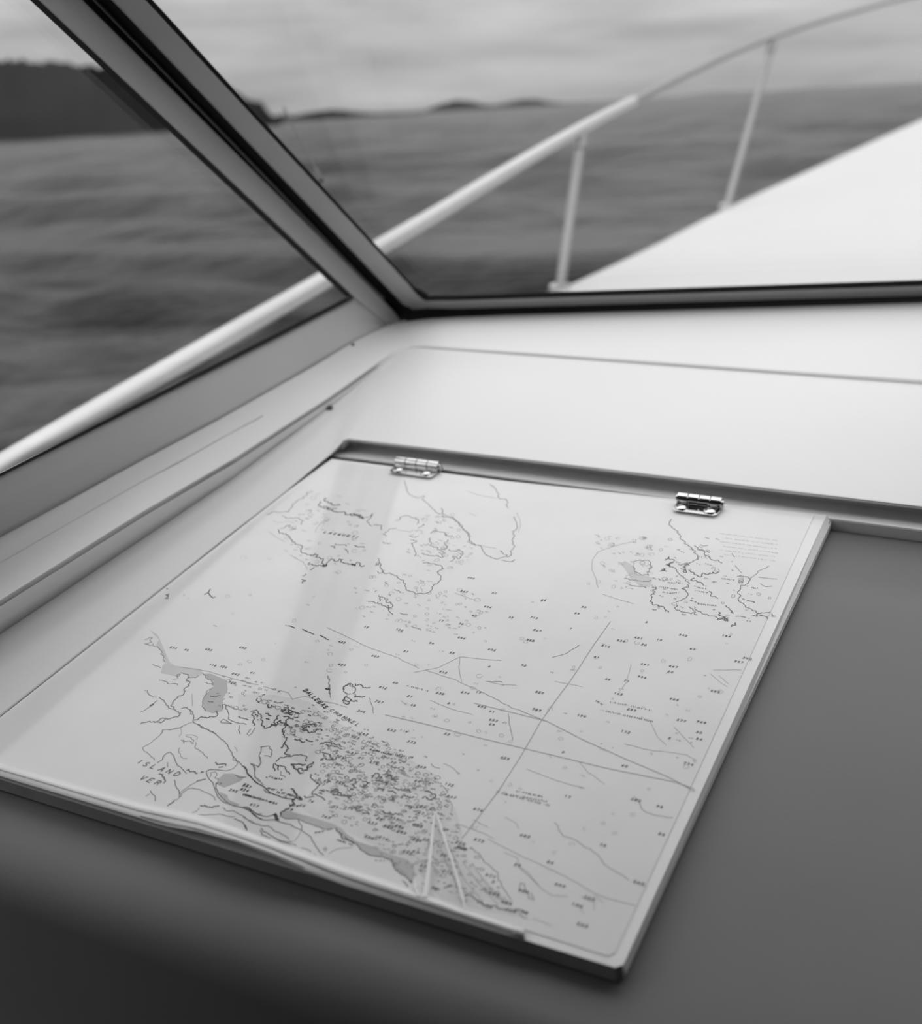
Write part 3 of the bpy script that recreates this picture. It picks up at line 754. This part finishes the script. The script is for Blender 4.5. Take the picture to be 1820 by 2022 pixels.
Md('G', '1390,470 1440,550 1440,610 1400,660 1290,700 1240,690; 690,0 610,50 470,80 340,80 260,190 120,300 30,350 60,400 130,450 210,540; 610,230 650,290; 640,230 680,260 740,250 790,290 800,240 760,200 680,180; 830,270 820,350 900,400 960,460 1010,510; 590,350 580,430 600,480 700,510; 400,570 410,640; 600,1090 640,1020 740,960 860,970 980,1020 1060,1050 1110,1090 1130,1140; 80,1080 140,1040; 890,1250 830,1310 770,1330 830,1360 960,1360 1050,1350 1160,1340 1290,1380 1420,1380; 1230,1250 1320,1300 1420,1310 1520,1360 1590,1420 1680,1480 1780,1500; 1650,580 1700,640 1710,720 1720,800 1800,850; 1040,790 1060,720 1120,710 1150,750 1110,800 1180,830', .00042, .12)
Lt('G', '580,180 620,130 600,40; 680,160 800,160 860,190 840,230; 1780,470 1800,560 1760,640; 1410,330 1450,390 1440,420')
T('G', '1120,570 1180,600 1280,620; 1170,640 1240,640; 690,690 760,710 860,730; 900,730 950,710; 280,740 340,750 330,780 370,830 350,880; 900,1210 960,1210 1000,1240 1080,1250 1180,1220', .0009, .3)
T('G', '980,820 900,840 840,860; 500,1140 400,1220', .0009, .3)
Md('G', '840,860 750,910 660,970 590,1030 580,1090 500,1140')
D('G', '990,740 990,700 1040,680 1150,680 1240,690; 990,740 1010,790 1060,850 1100,910 1120,980 1150,1060 1190,1120 1240,1160 1300,1190; 1130,880 1130,960 1170,1040 1220,1100 1300,1170 1400,1220 1500,1240 1600,1260 1680,1300 1740,1340 1820,1340; 1640,1280 1700,1360 1760,1400 1820,1410', .00055, .05)
for l in parse('G', '1150,840 1250,740 1400,740 1560,790 1500,850 1380,900 1250,950 1160,900; 1180,1010 1300,1060 1320,1130 1500,1210 1400,1220 1290,1170 1200,1090'): tint.fill(l)
S('G', '1540,1040 1650,1080 1800,1110', .0013, .0005)
# --- islets off the lower coast
D('H', '230,400 220,440 270,480 300,440 290,400; 310,350 360,340; 560,300 600,300; 410,500 400,560 460,560 460,510; 580,480 650,470; 480,540 520,540', .0009, .3)
T('H', '620,580 700,580 640,620 620,600; 660,560 760,600 860,640 930,660; 720,600 800,640; 690,640 800,680; 660,700 760,720 810,760; 870,710 900,720; 750,720 700,760 720,850 700,800; 360,650 460,690; 370,730 430,750; 200,660 220,710; 230,750 250,760', .0010, .3)
D('H', '160,620 180,700 170,850; 120,620 210,590 260,660 290,700 310,760 300,850 340,890 400,880 470,820 540,840 500,800 560,740 550,690 590,680; 470,820 540,860 550,790 620,760 640,800 690,880 640,910 640,960 690,930; 680,960 670,1040 720,1050 690,1110 660,1160 640,1220; 700,780 710,850 790,900; 690,1120 720,1190 700,1250 730,1330 770,1340', .00085, .28)
Md('H', '190,880 150,960 90,1020; 130,900 90,1000; 280,1200 360,1190 440,1190 460,1240 460,1340; 300,1200 290,1270 260,1320 280,1400 280,1480 240,1530 130,1480; 1390,30 1410,120 1410,250 1420,340; 340,1340 460,1360', .0005, .2)
T('H', '960,860 1020,850 1110,840 1200,860; 960,870 990,930 1060,960 1150,960; 1170,960 1200,920 1270,940; 800,1010 850,1000; 850,1060 930,1090 1010,1110; 1030,1070 1080,1100 1140,1110; 1250,1160 1320,1130 1400,1120 1450,1160; 1480,1130 1560,1150 1600,1190; 1360,1150 1440,1180 1540,1200; 1290,1290 1370,1310 1420,1340 1520,1370; 1280,1420 1370,1410 1440,1390; 1340,240 1420,250; 1000,880 1080,880', .0010, .35)
D('H', '540,1440 590,1380 700,1350 830,1330 900,1330 980,1340 1030,1390 1040,1430; 520,1460 490,1540 520,1590; 530,1470 570,1580; 550,1500 620,1510 690,1560 760,1650; 1640,260 1650,200 1720,160 1780,170 1790,220; 1640,280 1690,340 1760,330; 1620,450 1690,380 1740,410 1740,480 1690,500', .0007, .22)
T('H', '780,1470 850,1480 930,1480 1020,1480; 780,1490 840,1550 900,1600 990,1620; 890,1550 960,1580 1040,1580 1100,1480 1150,1440; 1040,1540 1130,1500', .0010, .25)
Lt('H', '330,210 480,250 620,280 740,310 800,420 900,390 1000,370 1160,410 1290,450 1480,480 1700,550')
D('I', '0,100 50,150 70,220 130,280 170,330 240,390 320,430 370,470 430,540 510,570 600,600 700,630 840,660', .0008, .06)
Md('I', '120,50 170,110 190,200 190,290 250,350 340,410; 590,920 680,960 800,960 900,970 960,990 1060,1040 1180,1090 1290,1130 1400,1130; 0,920 80,990 180,1040 260,1060 400,1080 470,1120 520,1170 620,1210 690,1240 740,1280 740,1310; 530,1320 650,1360 740,1380 830,1380 870,1410; 950,1440 1040,1460 1110,1500; 610,190 620,260 690,290', .00045, .1)
D('I', '330,490 370,530 450,550; 0,770 80,780 150,830 220,890 330,920 430,920 510,900; 0,780 100,840 190,900 260,960 360,990 460,980 550,990 620,1020 760,1050 830,1100 950,1150 1040,1210 1120,1280 1160,1360 1200,1440 1250,1510 1310,1560; 900,970 910,1020 960,1080 960,1140; 0,1020 40,1080 60,1160; 290,1120 330,1170 420,1220 520,1280 600,1320 700,1350 800,1340; 270,1150 310,1230 400,1270 450,1280', .0005, .08)
S('I', '400,460 470,480 540,490; 530,520 600,540 700,550 790,580 860,600; 590,490 630,490; 660,590 720,600; 380,290 440,270 480,290 550,310; 590,310 640,320; 0,570 100,590 230,630 340,660 450,690 550,720', .0013, .0005)
S('I', '1170,1190 1260,1180 1350,1150 1500,1120; 1540,1310 1640,1340 1780,1390', .0012, .0004)
T('I', '780,470 830,510 880,570 850,630 830,710 770,770; 750,730 820,730; 610,910 630,850 690,810 740,800; 880,620 930,660; 900,600 940,640', .0011, .3)
T('I', '510,880 540,940 570,990', .0022, .1)
D('I', '1500,1120 1560,1180 1600,1260 1700,1310 1760,1330 1820,1360; 1090,240 1120,310 1200,370 1220,430 1180,480 1120,560; 1120,570 1220,590 1290,620 1340,660; 1000,590 1080,610 1160,600; 900,650 960,650', .0008, .25)
T('I', '1420,540 1460,500 1530,520 1600,540 1560,580 1450,560; 1600,580 1690,590 1760,600; 1240,500 1330,520; 1230,550 1290,560', .0010, .35)
Lt('I', '950,1160 900,1250 830,1340; 1160,1530 1200,1590; 1400,1540 1480,1480 1590,1440 1760,1440 1800,1400')
for l in parse('I', '600,920 680,960 800,965 900,970 960,990 1060,1040 1180,1090 1290,1130 1500,1110 1600,1260 1740,1320 1800,1345 1805,1285 1700,1220 1600,1120 1450,1040 1250,980 1100,930 900,880 700,830 640,870'): tint.fill(l)
for l in parse('I', '1340,1415 1385,1460 1340,1505 1295,1460'): tint.fill(l)
# --- foul ground
T('J', '220,440 270,400 300,470 250,480 310,530; 380,450 440,440 430,500 390,520 500,460; 520,400 560,340 630,350 640,400 560,420 680,430; 650,440 700,500 730,490 690,440; 660,350 740,330 760,270; 700,380 800,400 890,410; 780,420 860,450; 600,540 690,560; 820,530 920,550 1040,575; 740,580 830,590 860,610; 800,660 840,690; 930,640 980,650; 1000,640 1100,655; 980,770 1040,820; 200,800 280,800 340,790 390,790 300,840 400,830; 390,870 490,895; 680,845 770,870 890,910; 0,580 60,600 40,630; 130,630 220,640; 1220,680 1300,690 1360,690 1400,640 1340,600 1250,580; 150,480 190,500; 560,400 600,380', .0009, .35)
for l in parse('J', '850,290 930,270 1060,390 1000,380 900,330'): tint.fill(l)
S('J', '500,0 600,20 700,50 800,75; 870,80 960,120 1030,110 1090,110', .0014)
Md('J', '1340,190 1380,240 1460,260; 1210,390 1240,450; 1480,490 1540,550 1570,600')
Lt('J', '1540,640 1630,760 1620,860; 1500,190 1640,250 1720,330; 1260,800 1290,880 1280,930; 600,780 590,900 650,960')
D('K', '0,140 20,160 60,190 110,210 140,260 200,300 270,320 340,325 390,345 420,350 440,390 470,450 500,480 540,490 580,530 600,555; 520,540 560,580 600,640; 600,540 650,600 670,650', .00055, .1)
for l in parse('K', '40,155 120,190 240,230 330,270 430,310 560,350 620,400 630,480 610,560 580,530 540,490 500,480 470,450 440,390 420,350 340,325 270,320 200,300 140,260 110,210'): tint.fill(l)
S('K', '280,360 360,360; 390,345 415,348', .0012)
Lt('K', '800,160 880,280 940,430 1000,560 1080,680; 840,80 920,200 1000,360 1070,520 1160,630 1220,700; 1060,370 1140,480 1240,600 1320,690 1380,760; 1150,380 1210,480 1300,600 1360,660; 780,400 850,470; 700,350 790,380 900,370; 1430,285 1550,330 1580,420 1660,480 1740,580; 900,360 960,460 1020,560 1090,650; 640,120 560,200; 650,330 700,390', .00035)
Md('K', '1140,240 1200,290 1250,370 1330,430 1380,480 1380,540 1430,620 1500,720; 1230,740 1290,800; 1530,800 1580,850 1640,880; 1580,560 1570,600 1600,640 1640,640 1620,570 1580,560; 1640,640 1660,670 1650,700 1700,720 1680,650; 545,395 575,370', .0004)
T('K', '1080,680 1200,720 1320,770 1430,800 1530,800 1650,830; 780,600 860,620; 900,610 930,580 970,590; 1200,715 1240,740', .0007, .25)
Md('L', '1390,50 1440,120 1480,170 1570,200 1700,215; 770,250 800,280 800,310 830,350 880,370 960,410 1050,460 1120,520 1160,580 1270,650 1350,700', .00033)
Lt('L', '380,210 460,250 490,300; 250,380 380,450 500,510 620,560 740,620 900,700 1050,790 1200,850 1400,900; 490,600 580,680 680,780 740,820 870,830; 980,830 1080,880 1080,940; 960,900 1000,970; 0,260 200,330 300,380; 130,230 250,290; 1080,820 1150,880; 1430,715 1490,760; 600,1000 750,1060', .00035)
# ruled courses
for l in ([(935, 1388), (1078, 1423), (1150, 1460), (1232, 1497), (1315, 1532), (1372, 1562)], [(760, 1411), (842, 1430), (943, 1456), (1100, 1493), (1204, 1518), (1334, 1544), (1372, 1558)]): pen.line(l, .00045)
pen.line([(1205, 1227), (1172, 1273), (1147, 1312), (1125, 1345), (1100, 1378), (1067, 1425), (1029, 1491), (985, 1560), (940, 1619), (912, 1655)], .0004)
# channel contours
Lt('M', '1320,545 1380,600 1440,640; 1380,560 1450,620; 1340,520 1540,520; 880,890 940,1000 1000,1060; 380,1180 430,1250 560,1340; 700,1050 900,1100 1150,1130 1220,1170; 750,480 720,600 660,680; 0,1230 200,1310 420,1370; 1060,930 1200,1080; 200,600 400,640', .00035)
Md('M', '180,430 300,390 380,340')
S('M', '600,750 740,775; 750,780 920,815; 530,805 680,840 910,890; 500,740 545,770', .0013, .0003)
Lt('N', '20,430 150,490 380,600 560,660 640,700 740,750; 830,1000 1000,1070 1160,1110; 790,760 900,800 1000,830 1220,930; 700,780 900,740 1060,660 1270,680 1380,690; 1060,660 1050,740 1070,860; 1020,160 1100,190 1180,215; 1260,850 1400,880 1500,880; 600,1000 640,1040', .00042)
Md('N', '1220,930 1440,1040 1600,1110 1720,1160; 1440,1100 1450,1200 1470,1310; 35,810 45,900 50,980; 350,980 390,1100; 230,1000 260,1000; 1280,850 1390,860', .0004)
D('N', '150,930 160,890 200,870 240,900 220,950; 180,960 150,1000 190,1030 210,990', .0007, .25)
T('N', '10,910 45,910; 240,870 300,890 360,895; 240,950 320,970; 160,1000 260,1010', .0009, .35)
S('N', '630,880 830,930; 600,1230 640,1245 710,1230; 340,1320 400,1350; 380,1390 520,1420 690,1445', .0014)
for l in ([(570, 1235), (582, 1240)], [(597, 1242), (619, 1252)], [(631, 1254), (650, 1263)]): coast.line(l, .0009, .1)
# legend fragments at the left border and text rows in the lower channel
for l in ([(329, 1161.5), (331, 1163)], [(334, 1173), (327, 1174), (333, 1177), (326, 1182), (333, 1181)], [(415, 1163), (411, 1170), (403, 1174)], [(411, 1170), (415, 1176), (421, 1181), (425, 1178)]): coast.line(l, .0011)
for a, b in (((1020, 1562), (1072, 1573)), ((1001, 1568), (1083, 1583)), ((983, 1564), (1067, 1586)), ((1074, 1588), (1085, 1590))): scrib([a, b], .0014, .0003)

# lettering that can be read
GL = {'A': '0,0 .45,1 .8,0;.15,.35 .68,.35', 'B': '0,0 0,1 .5,1 .65,.8 .5,.52 0,.52;.5,.52 .72,.28 .5,0 0,0', 'C': '.7,.85 .4,1 .1,.8 0,.5 .1,.2 .4,0 .7,.15', 'D': '0,0 0,1 .4,1 .7,.75 .7,.25 .4,0 0,0',
      'E': '.65,0 0,0 0,1 .65,1;0,.52 .5,.52', 'H': '0,0 0,1;.7,0 .7,1;0,.5 .7,.5', 'I': '.2,0 .2,1', 'L': '0,1 0,0 .6,0', 'N': '0,0 0,1 .7,0 .7,1', 'Q': '.4,0 .1,.2 0,.5 .1,.8 .4,1 .65,.8 .72,.5 .65,.2 .4,0;.45,.25 .75,-.1',
      'R': '0,0 0,1 .5,1 .68,.75 .5,.5 0,.5;.35,.5 .7,0', 'S': '.65,.85 .35,1 .05,.8 .15,.58 .55,.42 .65,.2 .35,0 0,.15', 'T': '0,1 .75,1;.37,1 .37,0', 'U': '0,1 0,.25 .2,0 .5,0 .7,.25 .7,1', 'V': '0,1 .35,0 .75,1',
      '0': '.3,0 0,.3 0,.7 .3,1 .6,.7 .6,.3 .3,0', '1': '.1,.8 .35,1 .35,0', '2': '0,.8 .3,1 .6,.75 0,0 .65,0', '3': '0,.9 .3,1 .6,.8 .3,.55 .6,.25 .3,0 0,.1', '4': '.5,0 .5,1 0,.35 .7,.35', '5': '.6,1 .1,1 .05,.55 .4,.6 .6,.3 .3,0 0,.1',
      '6': '.55,.95 .15,.7 0,.3 .3,0 .6,.3 .3,.55 .05,.4', '7': '0,1 .6,1 .25,0', '8': '.3,.55 .05,.78 .3,1 .55,.78 .3,.55 0,.25 .3,0 .6,.25 .3,.55', '9': '.1,.05 .5,.35 .6,.7 .3,1 0,.75 .3,.45 .58,.6'}
def glyphs(pr, text, pos, hgt, w, slant=0.25, step=None, dirpx=None, adv=0.95):
    p = Ph(*pos, pr.h); d = e1
    if dirpx:
        q = Ph(*dirpx, pr.h); d = (q - p).normalized()
        if len(text) > 1: step = (q - p).length / (len(text) - 1)
    u = nn.cross(d).normalized()
    for i, chh in enumerate(text):
        c = p + d * (i * (step or hgt * adv))
        for s in GL.get(chh, '').split(';'):
            if not s: continue
            pts = [tuple(map(float, t.split(','))) for t in s.split()]
            W = [c + d * ((x - .35) * hgt + (y - .5) * hgt * slant) + u * ((y - .5) * hgt) for x, y in pts]
            for a, b in zip(W, W[1:]):
                o_ = nn.cross(b - a).normalized() * w / 2; x_ = (b - a).normalized() * w * .3
                k = len(pr.v); pr.v += [a + o_ - x_, a - o_ - x_, b - o_ + x_, b + o_ + x_]; pr.f.append([k, k + 1, k + 2, k + 3])
glyphs(letter, 'I', (277.5, 1504), .0030, .00055)
glyphs(letter, 'SLAND', (289, 1509), .0034, .00055, dirpx=(350, 1528))
glyphs(letter, 'VER', (283, 1536), .0034, .00055, dirpx=(312, 1545.5))
glyphs(letter, 'BALLENAS', (604, 1363), .0026, .00065, slant=.1, dirpx=(643, 1396))
glyphs(letter, 'CHANNEL', (655, 1402.5), .0024, .00045, slant=.1, dirpx=(706, 1431))
glyphs(letter, 'LASQUETI', (643, 1051), .0026, .0006, slant=.2, dirpx=(706, 1061))

# soundings: the small depth figures where the photo shows them
SP = {'J': '1220,235 1180,440 1600,480 1630,650 1210,780 400,120 560,175 850,180 540,1010 760,1070 920,1060 940,1140 490,1210 690,1220 1170,1050 1160,1250 1300,1245 1750,1290 1780,1360 660,960 840,950 1230,880 300,60 90,100 40,200',
      'K': '520,100 500,55 400,55 660,40 660,170 660,280 570,285 730,410 910,315 930,460 1315,495 1375,555 1350,655 1460,735 1610,630 830,610 1320,775',
      'L': '890,52 1410,75 1610,130 545,355 185,390 1165,432 755,565 500,585 815,740 1045,840 950,895 990,1050 1430,720 300,808 400,875 45,450 180,150 1625,345 430,940 555,955',
      'M': '85,235 345,225 35,308 575,348 890,180 1130,270 1440,275 970,305 1210,370 855,480 1060,495 1050,535 600,588 100,680 80,805 400,848 760,805 1065,730 1115,882 1260,893 1255,970 1255,1018 1055,1013 715,963 290,1115 720,1210 1165,1193 1530,460 1590,435 1360,673 665,690 685,310 860,340 810,290 735,600 835,570 520,430 140,20 430,70 380,115',
      'N': '660,620 1020,632 1320,605 940,780 410,655 350,430 150,722 1225,940 1005,1027 1110,940 1690,938 1665,1075 1330,1155 1330,1190 1240,1050 1330,1090 715,1040 690,970 440,1010 470,900 575,865 915,945 535,1232 690,1325 1320,740 1580,728 1620,530 1670,455 1090,405 935,380 1195,340 1085,512 1480,355 1730,225 1160,45 980,1265 1420,1450 300,1085 250,1290 320,1260 600,450 860,555 1290,270 1350,165 1650,355 150,545 1105,150',
      'I': '1150,680 1400,360 1280,390 1010,750 1370,930 1520,930 1540,780 1740,790 900,750 810,810 200,740 80,430 1600,370 40,490',
      'G': '1210,890 1410,990 1620,910 1580,980', 'F': '740,405 1110,630 1270,655 1450,765 1720,750 1400,890 1050,400 1560,370 520,370'}
rs = random.Random(5)
for c, s in SP.items():
    for l in parse(c, s):
        for x, y in l:
            t = ''.join(rs.choice('1234567890') for _ in range(rs.choice((2, 3, 3))))
            t = t.lstrip('0') or '7'
            glyphs(sound, t, (x - 8, y - 1), .0017, .00042, slant=.1, adv=1.15)
# faint figures and marks too small to make out: densest over the foul ground
def scatter(n, poly, hgt, w, pr, dens=None):
    xs = [p[0] for p in poly]; ys = [p[1] for p in poly]
    def inside(x, y):
        r = False; j = len(poly) - 1
        for i in range(len(poly)):
            if (poly[i][1] > y) != (poly[j][1] > y) and x < (poly[j][0] - poly[i][0]) * (y - poly[i][1]) / (poly[j][1] - poly[i][1]) + poly[i][0]: r = not r
            j = i
        return r
    k = 0
    while k < n:
        x, y = rs.uniform(min(xs), max(xs)), rs.uniform(min(ys), max(ys))
        if not inside(x, y): continue
        k += 1
        if rs.random() < 0.5:
            scrib([(x, y), (x + rs.uniform(3, 9), y + rs.uniform(1, 3))], hgt, w, pr, .1)
        else:                                       # a drying rock or islet outline
            r0_, ph = rs.uniform(1.2, 4.2), rs.uniform(0, 6.28); m_ = rs.choice((5, 6, 7))
            pts = [(x + r0_ * 1.5 * rs.uniform(.6, 1.2) * math.cos(ph + 6.28 * i / m_), y + r0_ * rs.uniform(.6, 1.2) * math.sin(ph + 6.28 * i / m_)) for i in range(m_)]
            pr.line(pts + (pts[:1] if rs.random() < .6 else []), w * 1.15)
scatter(110, [(540, 1390), (620, 1380), (720, 1440), (820, 1500), (880, 1560), (850, 1640), (720, 1610), (640, 1600), (600, 1560), (640, 1500), (570, 1450)], .0012, .00035, sound)
scatter(150, [(600, 1400), (700, 1440), (880, 1540), (900, 1700), (830, 1760), (700, 1640), (640, 1590), (620, 1480)], .0011, .00028, river)
scatter(260, [(520, 1390), (620, 1380), (720, 1440), (830, 1500), (890, 1560), (910, 1690), (830, 1760), (720, 1650), (640, 1600), (640, 1500), (570, 1450)], .0008, .0003, river)
scatter(160, [(600, 1400), (720, 1440), (860, 1530), (880, 1640), (760, 1620), (640, 1580), (620, 1480)], .0009, .0003, coast)
scatter(90, [(690, 1150), (760, 1120), (960, 1180), (960, 1260), (860, 1250), (700, 1220)], .0011, .0003, contour)
scatter(70, [(820, 1020), (900, 1010), (940, 1100), (870, 1130), (800, 1090)], .0011, .0003, contour)
scatter(60, [(620, 960), (720, 1000), (720, 1110), (620, 1130), (560, 1060)], .0012, .0003, contour)
scatter(90, [(1240, 1060), (1420, 1060), (1520, 1180), (1500, 1230), (1300, 1210)], .0012, .0003, river)
scatter(60, [(1170, 1050), (1290, 1060), (1290, 1180), (1180, 1150)], .0011, .00028, contour)
scatter(170, [(300, 1210), (620, 1010), (980, 1130), (1240, 1160), (1490, 1240), (1380, 1500), (1150, 1700), (940, 1640), (780, 1420), (480, 1340)], .0011, .00026, contour)
scatter(40, [(420, 1330), (540, 1340), (560, 1400), (430, 1400)], .0012, .0003, river)
scatter(60, [(830, 1620), (920, 1660), (1010, 1790), (900, 1780), (850, 1740)], .0011, .0003, river)

tint3.fill([(470, 1370), (540, 1372), (610, 1385), (650, 1420), (760, 1470), (860, 1530), (900, 1600), (925, 1700), (1010, 1790), (1045, 1815), (960, 1800), (870, 1775), (838, 1735), (800, 1705), (700, 1648), (640, 1625), (600, 1600), (590, 1585), (620, 1560), (625, 1540), (600, 1512), (560, 1490), (556, 1460), (552, 1420), (520, 1437), (500, 1420), (470, 1410)])
contour.done('depth_contours', M_INK_L, 'stuff')
river.done('rivers_and_shores', M_INK_M, 'stuff')
coast.done('coastline', M_INK_D, 'stuff')
pen.done('ruled_course', M_PEN)
sound.done('soundings', mat('figure_ink', 0.09, 0.7), 'stuff')
letter.done('lettering', M_INK_D, 'stuff')

# ------------------------------------------------------------------ hinges
def hinge(bx0, bx1, by, label):
    """barrel along the joint between px bx0..bx1, one leaf on the lid, one on the rail behind"""
    A = Ph(bx0, by, 0.0055); B = Ph(bx1, by + (bx1 - bx0) * 0.125, 0.0055)
    c0 = (A + B) / 2; L = (B - A).length
    base = c0 - nn * 0.0055
    h = empty('hinge', base); tag(h, label, 'hinge', 'bright metal hinges of the chart hatch')
    def q(a, b, z): return base + e1 * a + e2 * b + nn * z
    n_k = 4; R_ = 0.0044
    for k in range(n_k):
        a0, a1 = -L / 2 + L * k / n_k + 0.0004, -L / 2 + L * (k + 1) / n_k - 0.0004
        tube('knuckle', [q(a0, 0, .0055), q(a1, 0, .0055)], [R_, R_], M_CHROME, h, 20)
    tube('pin', [q(-L / 2 - .0012, 0, .0055), q(L / 2 + .0012, 0, .0055)], [.0021, .0021], M_CHROME, h, 14)
    for sgn, nm in ((-1, 'leaf'), (1, 'leaf')):
        wdt = 0.0150 if sgn < 0 else 0.0085
        out = [(-L / 2, 0), (L / 2, 0)]
        rr_ = 0.004
        for k in range(5):
            t = math.radians(90 * k / 4)
            out.append((L / 2 - rr_ + rr_ * math.cos(t), -(wdt - rr_ + rr_ * math.sin(t))))
        for k in range(5):
            t = math.radians(90 + 90 * k / 4)
            out.append((-L / 2 + rr_ + rr_ * math.cos(t), -(wdt - rr_ + rr_ * math.sin(t))))
        zt = 0.0030 if sgn < 0 else 0.0016
        zb = 0.0022 if sgn < 0 else 0.0
        if sgn > 0: out = [(a, -b) for a, b in out][::-1]
        lf = prism(nm, [q(a, b, zt) for a, b in out], [q(a, b, zb) for a, b in out], M_CHROME, h)
        bevel(lf, 0.0003, 2)
        # wrap from the leaf up onto the barrel
        if sgn < 0:
            prism('wrap', [q(-L / 2 + .001, -.0022, .003), q(L / 2 - .001, -.0022, .003), q(L / 2 - .001, -.0042, .0055), q(-L / 2 + .001, -.0042, .0055)],
                  [q(-L / 2 + .001, -.0012, .003), q(L / 2 - .001, -.0012, .003), q(L / 2 - .001, -.003, .0055), q(-L / 2 + .001, -.003, .0055)], M_CHROME, h)
            for a in (-L * .34, L * .30):
                s = [q(a, -.0098, z) for z in (.0030, .0036, .0044, .0049)]
                sw = tube('screw', s, [.0047, .0047, .0036, .0016], M_CHROME, h, 22)
                sl = [(-.0034, -.0005), (.0034, -.0005), (.0034, .0005), (-.0034, .0005)]
                ca, sa = math.cos(.6), math.sin(.6)
                sl = [(x * ca - y * sa, x * sa + y * ca) for x, y in sl]
                s_o = prism('slot', [q(a + x, -.0098 + y, .00505) for x, y in sl], [q(a + x, -.0098 + y, .0041) for x, y in sl], M_RUB, sw)
    return h
hinge(783, 868, 911, 'bright metal hinge beside the rear left corner of the chart hatch')
hinge(1338, 1426, 983, 'bright metal hinge farther right, beside the dense cluster of islands')
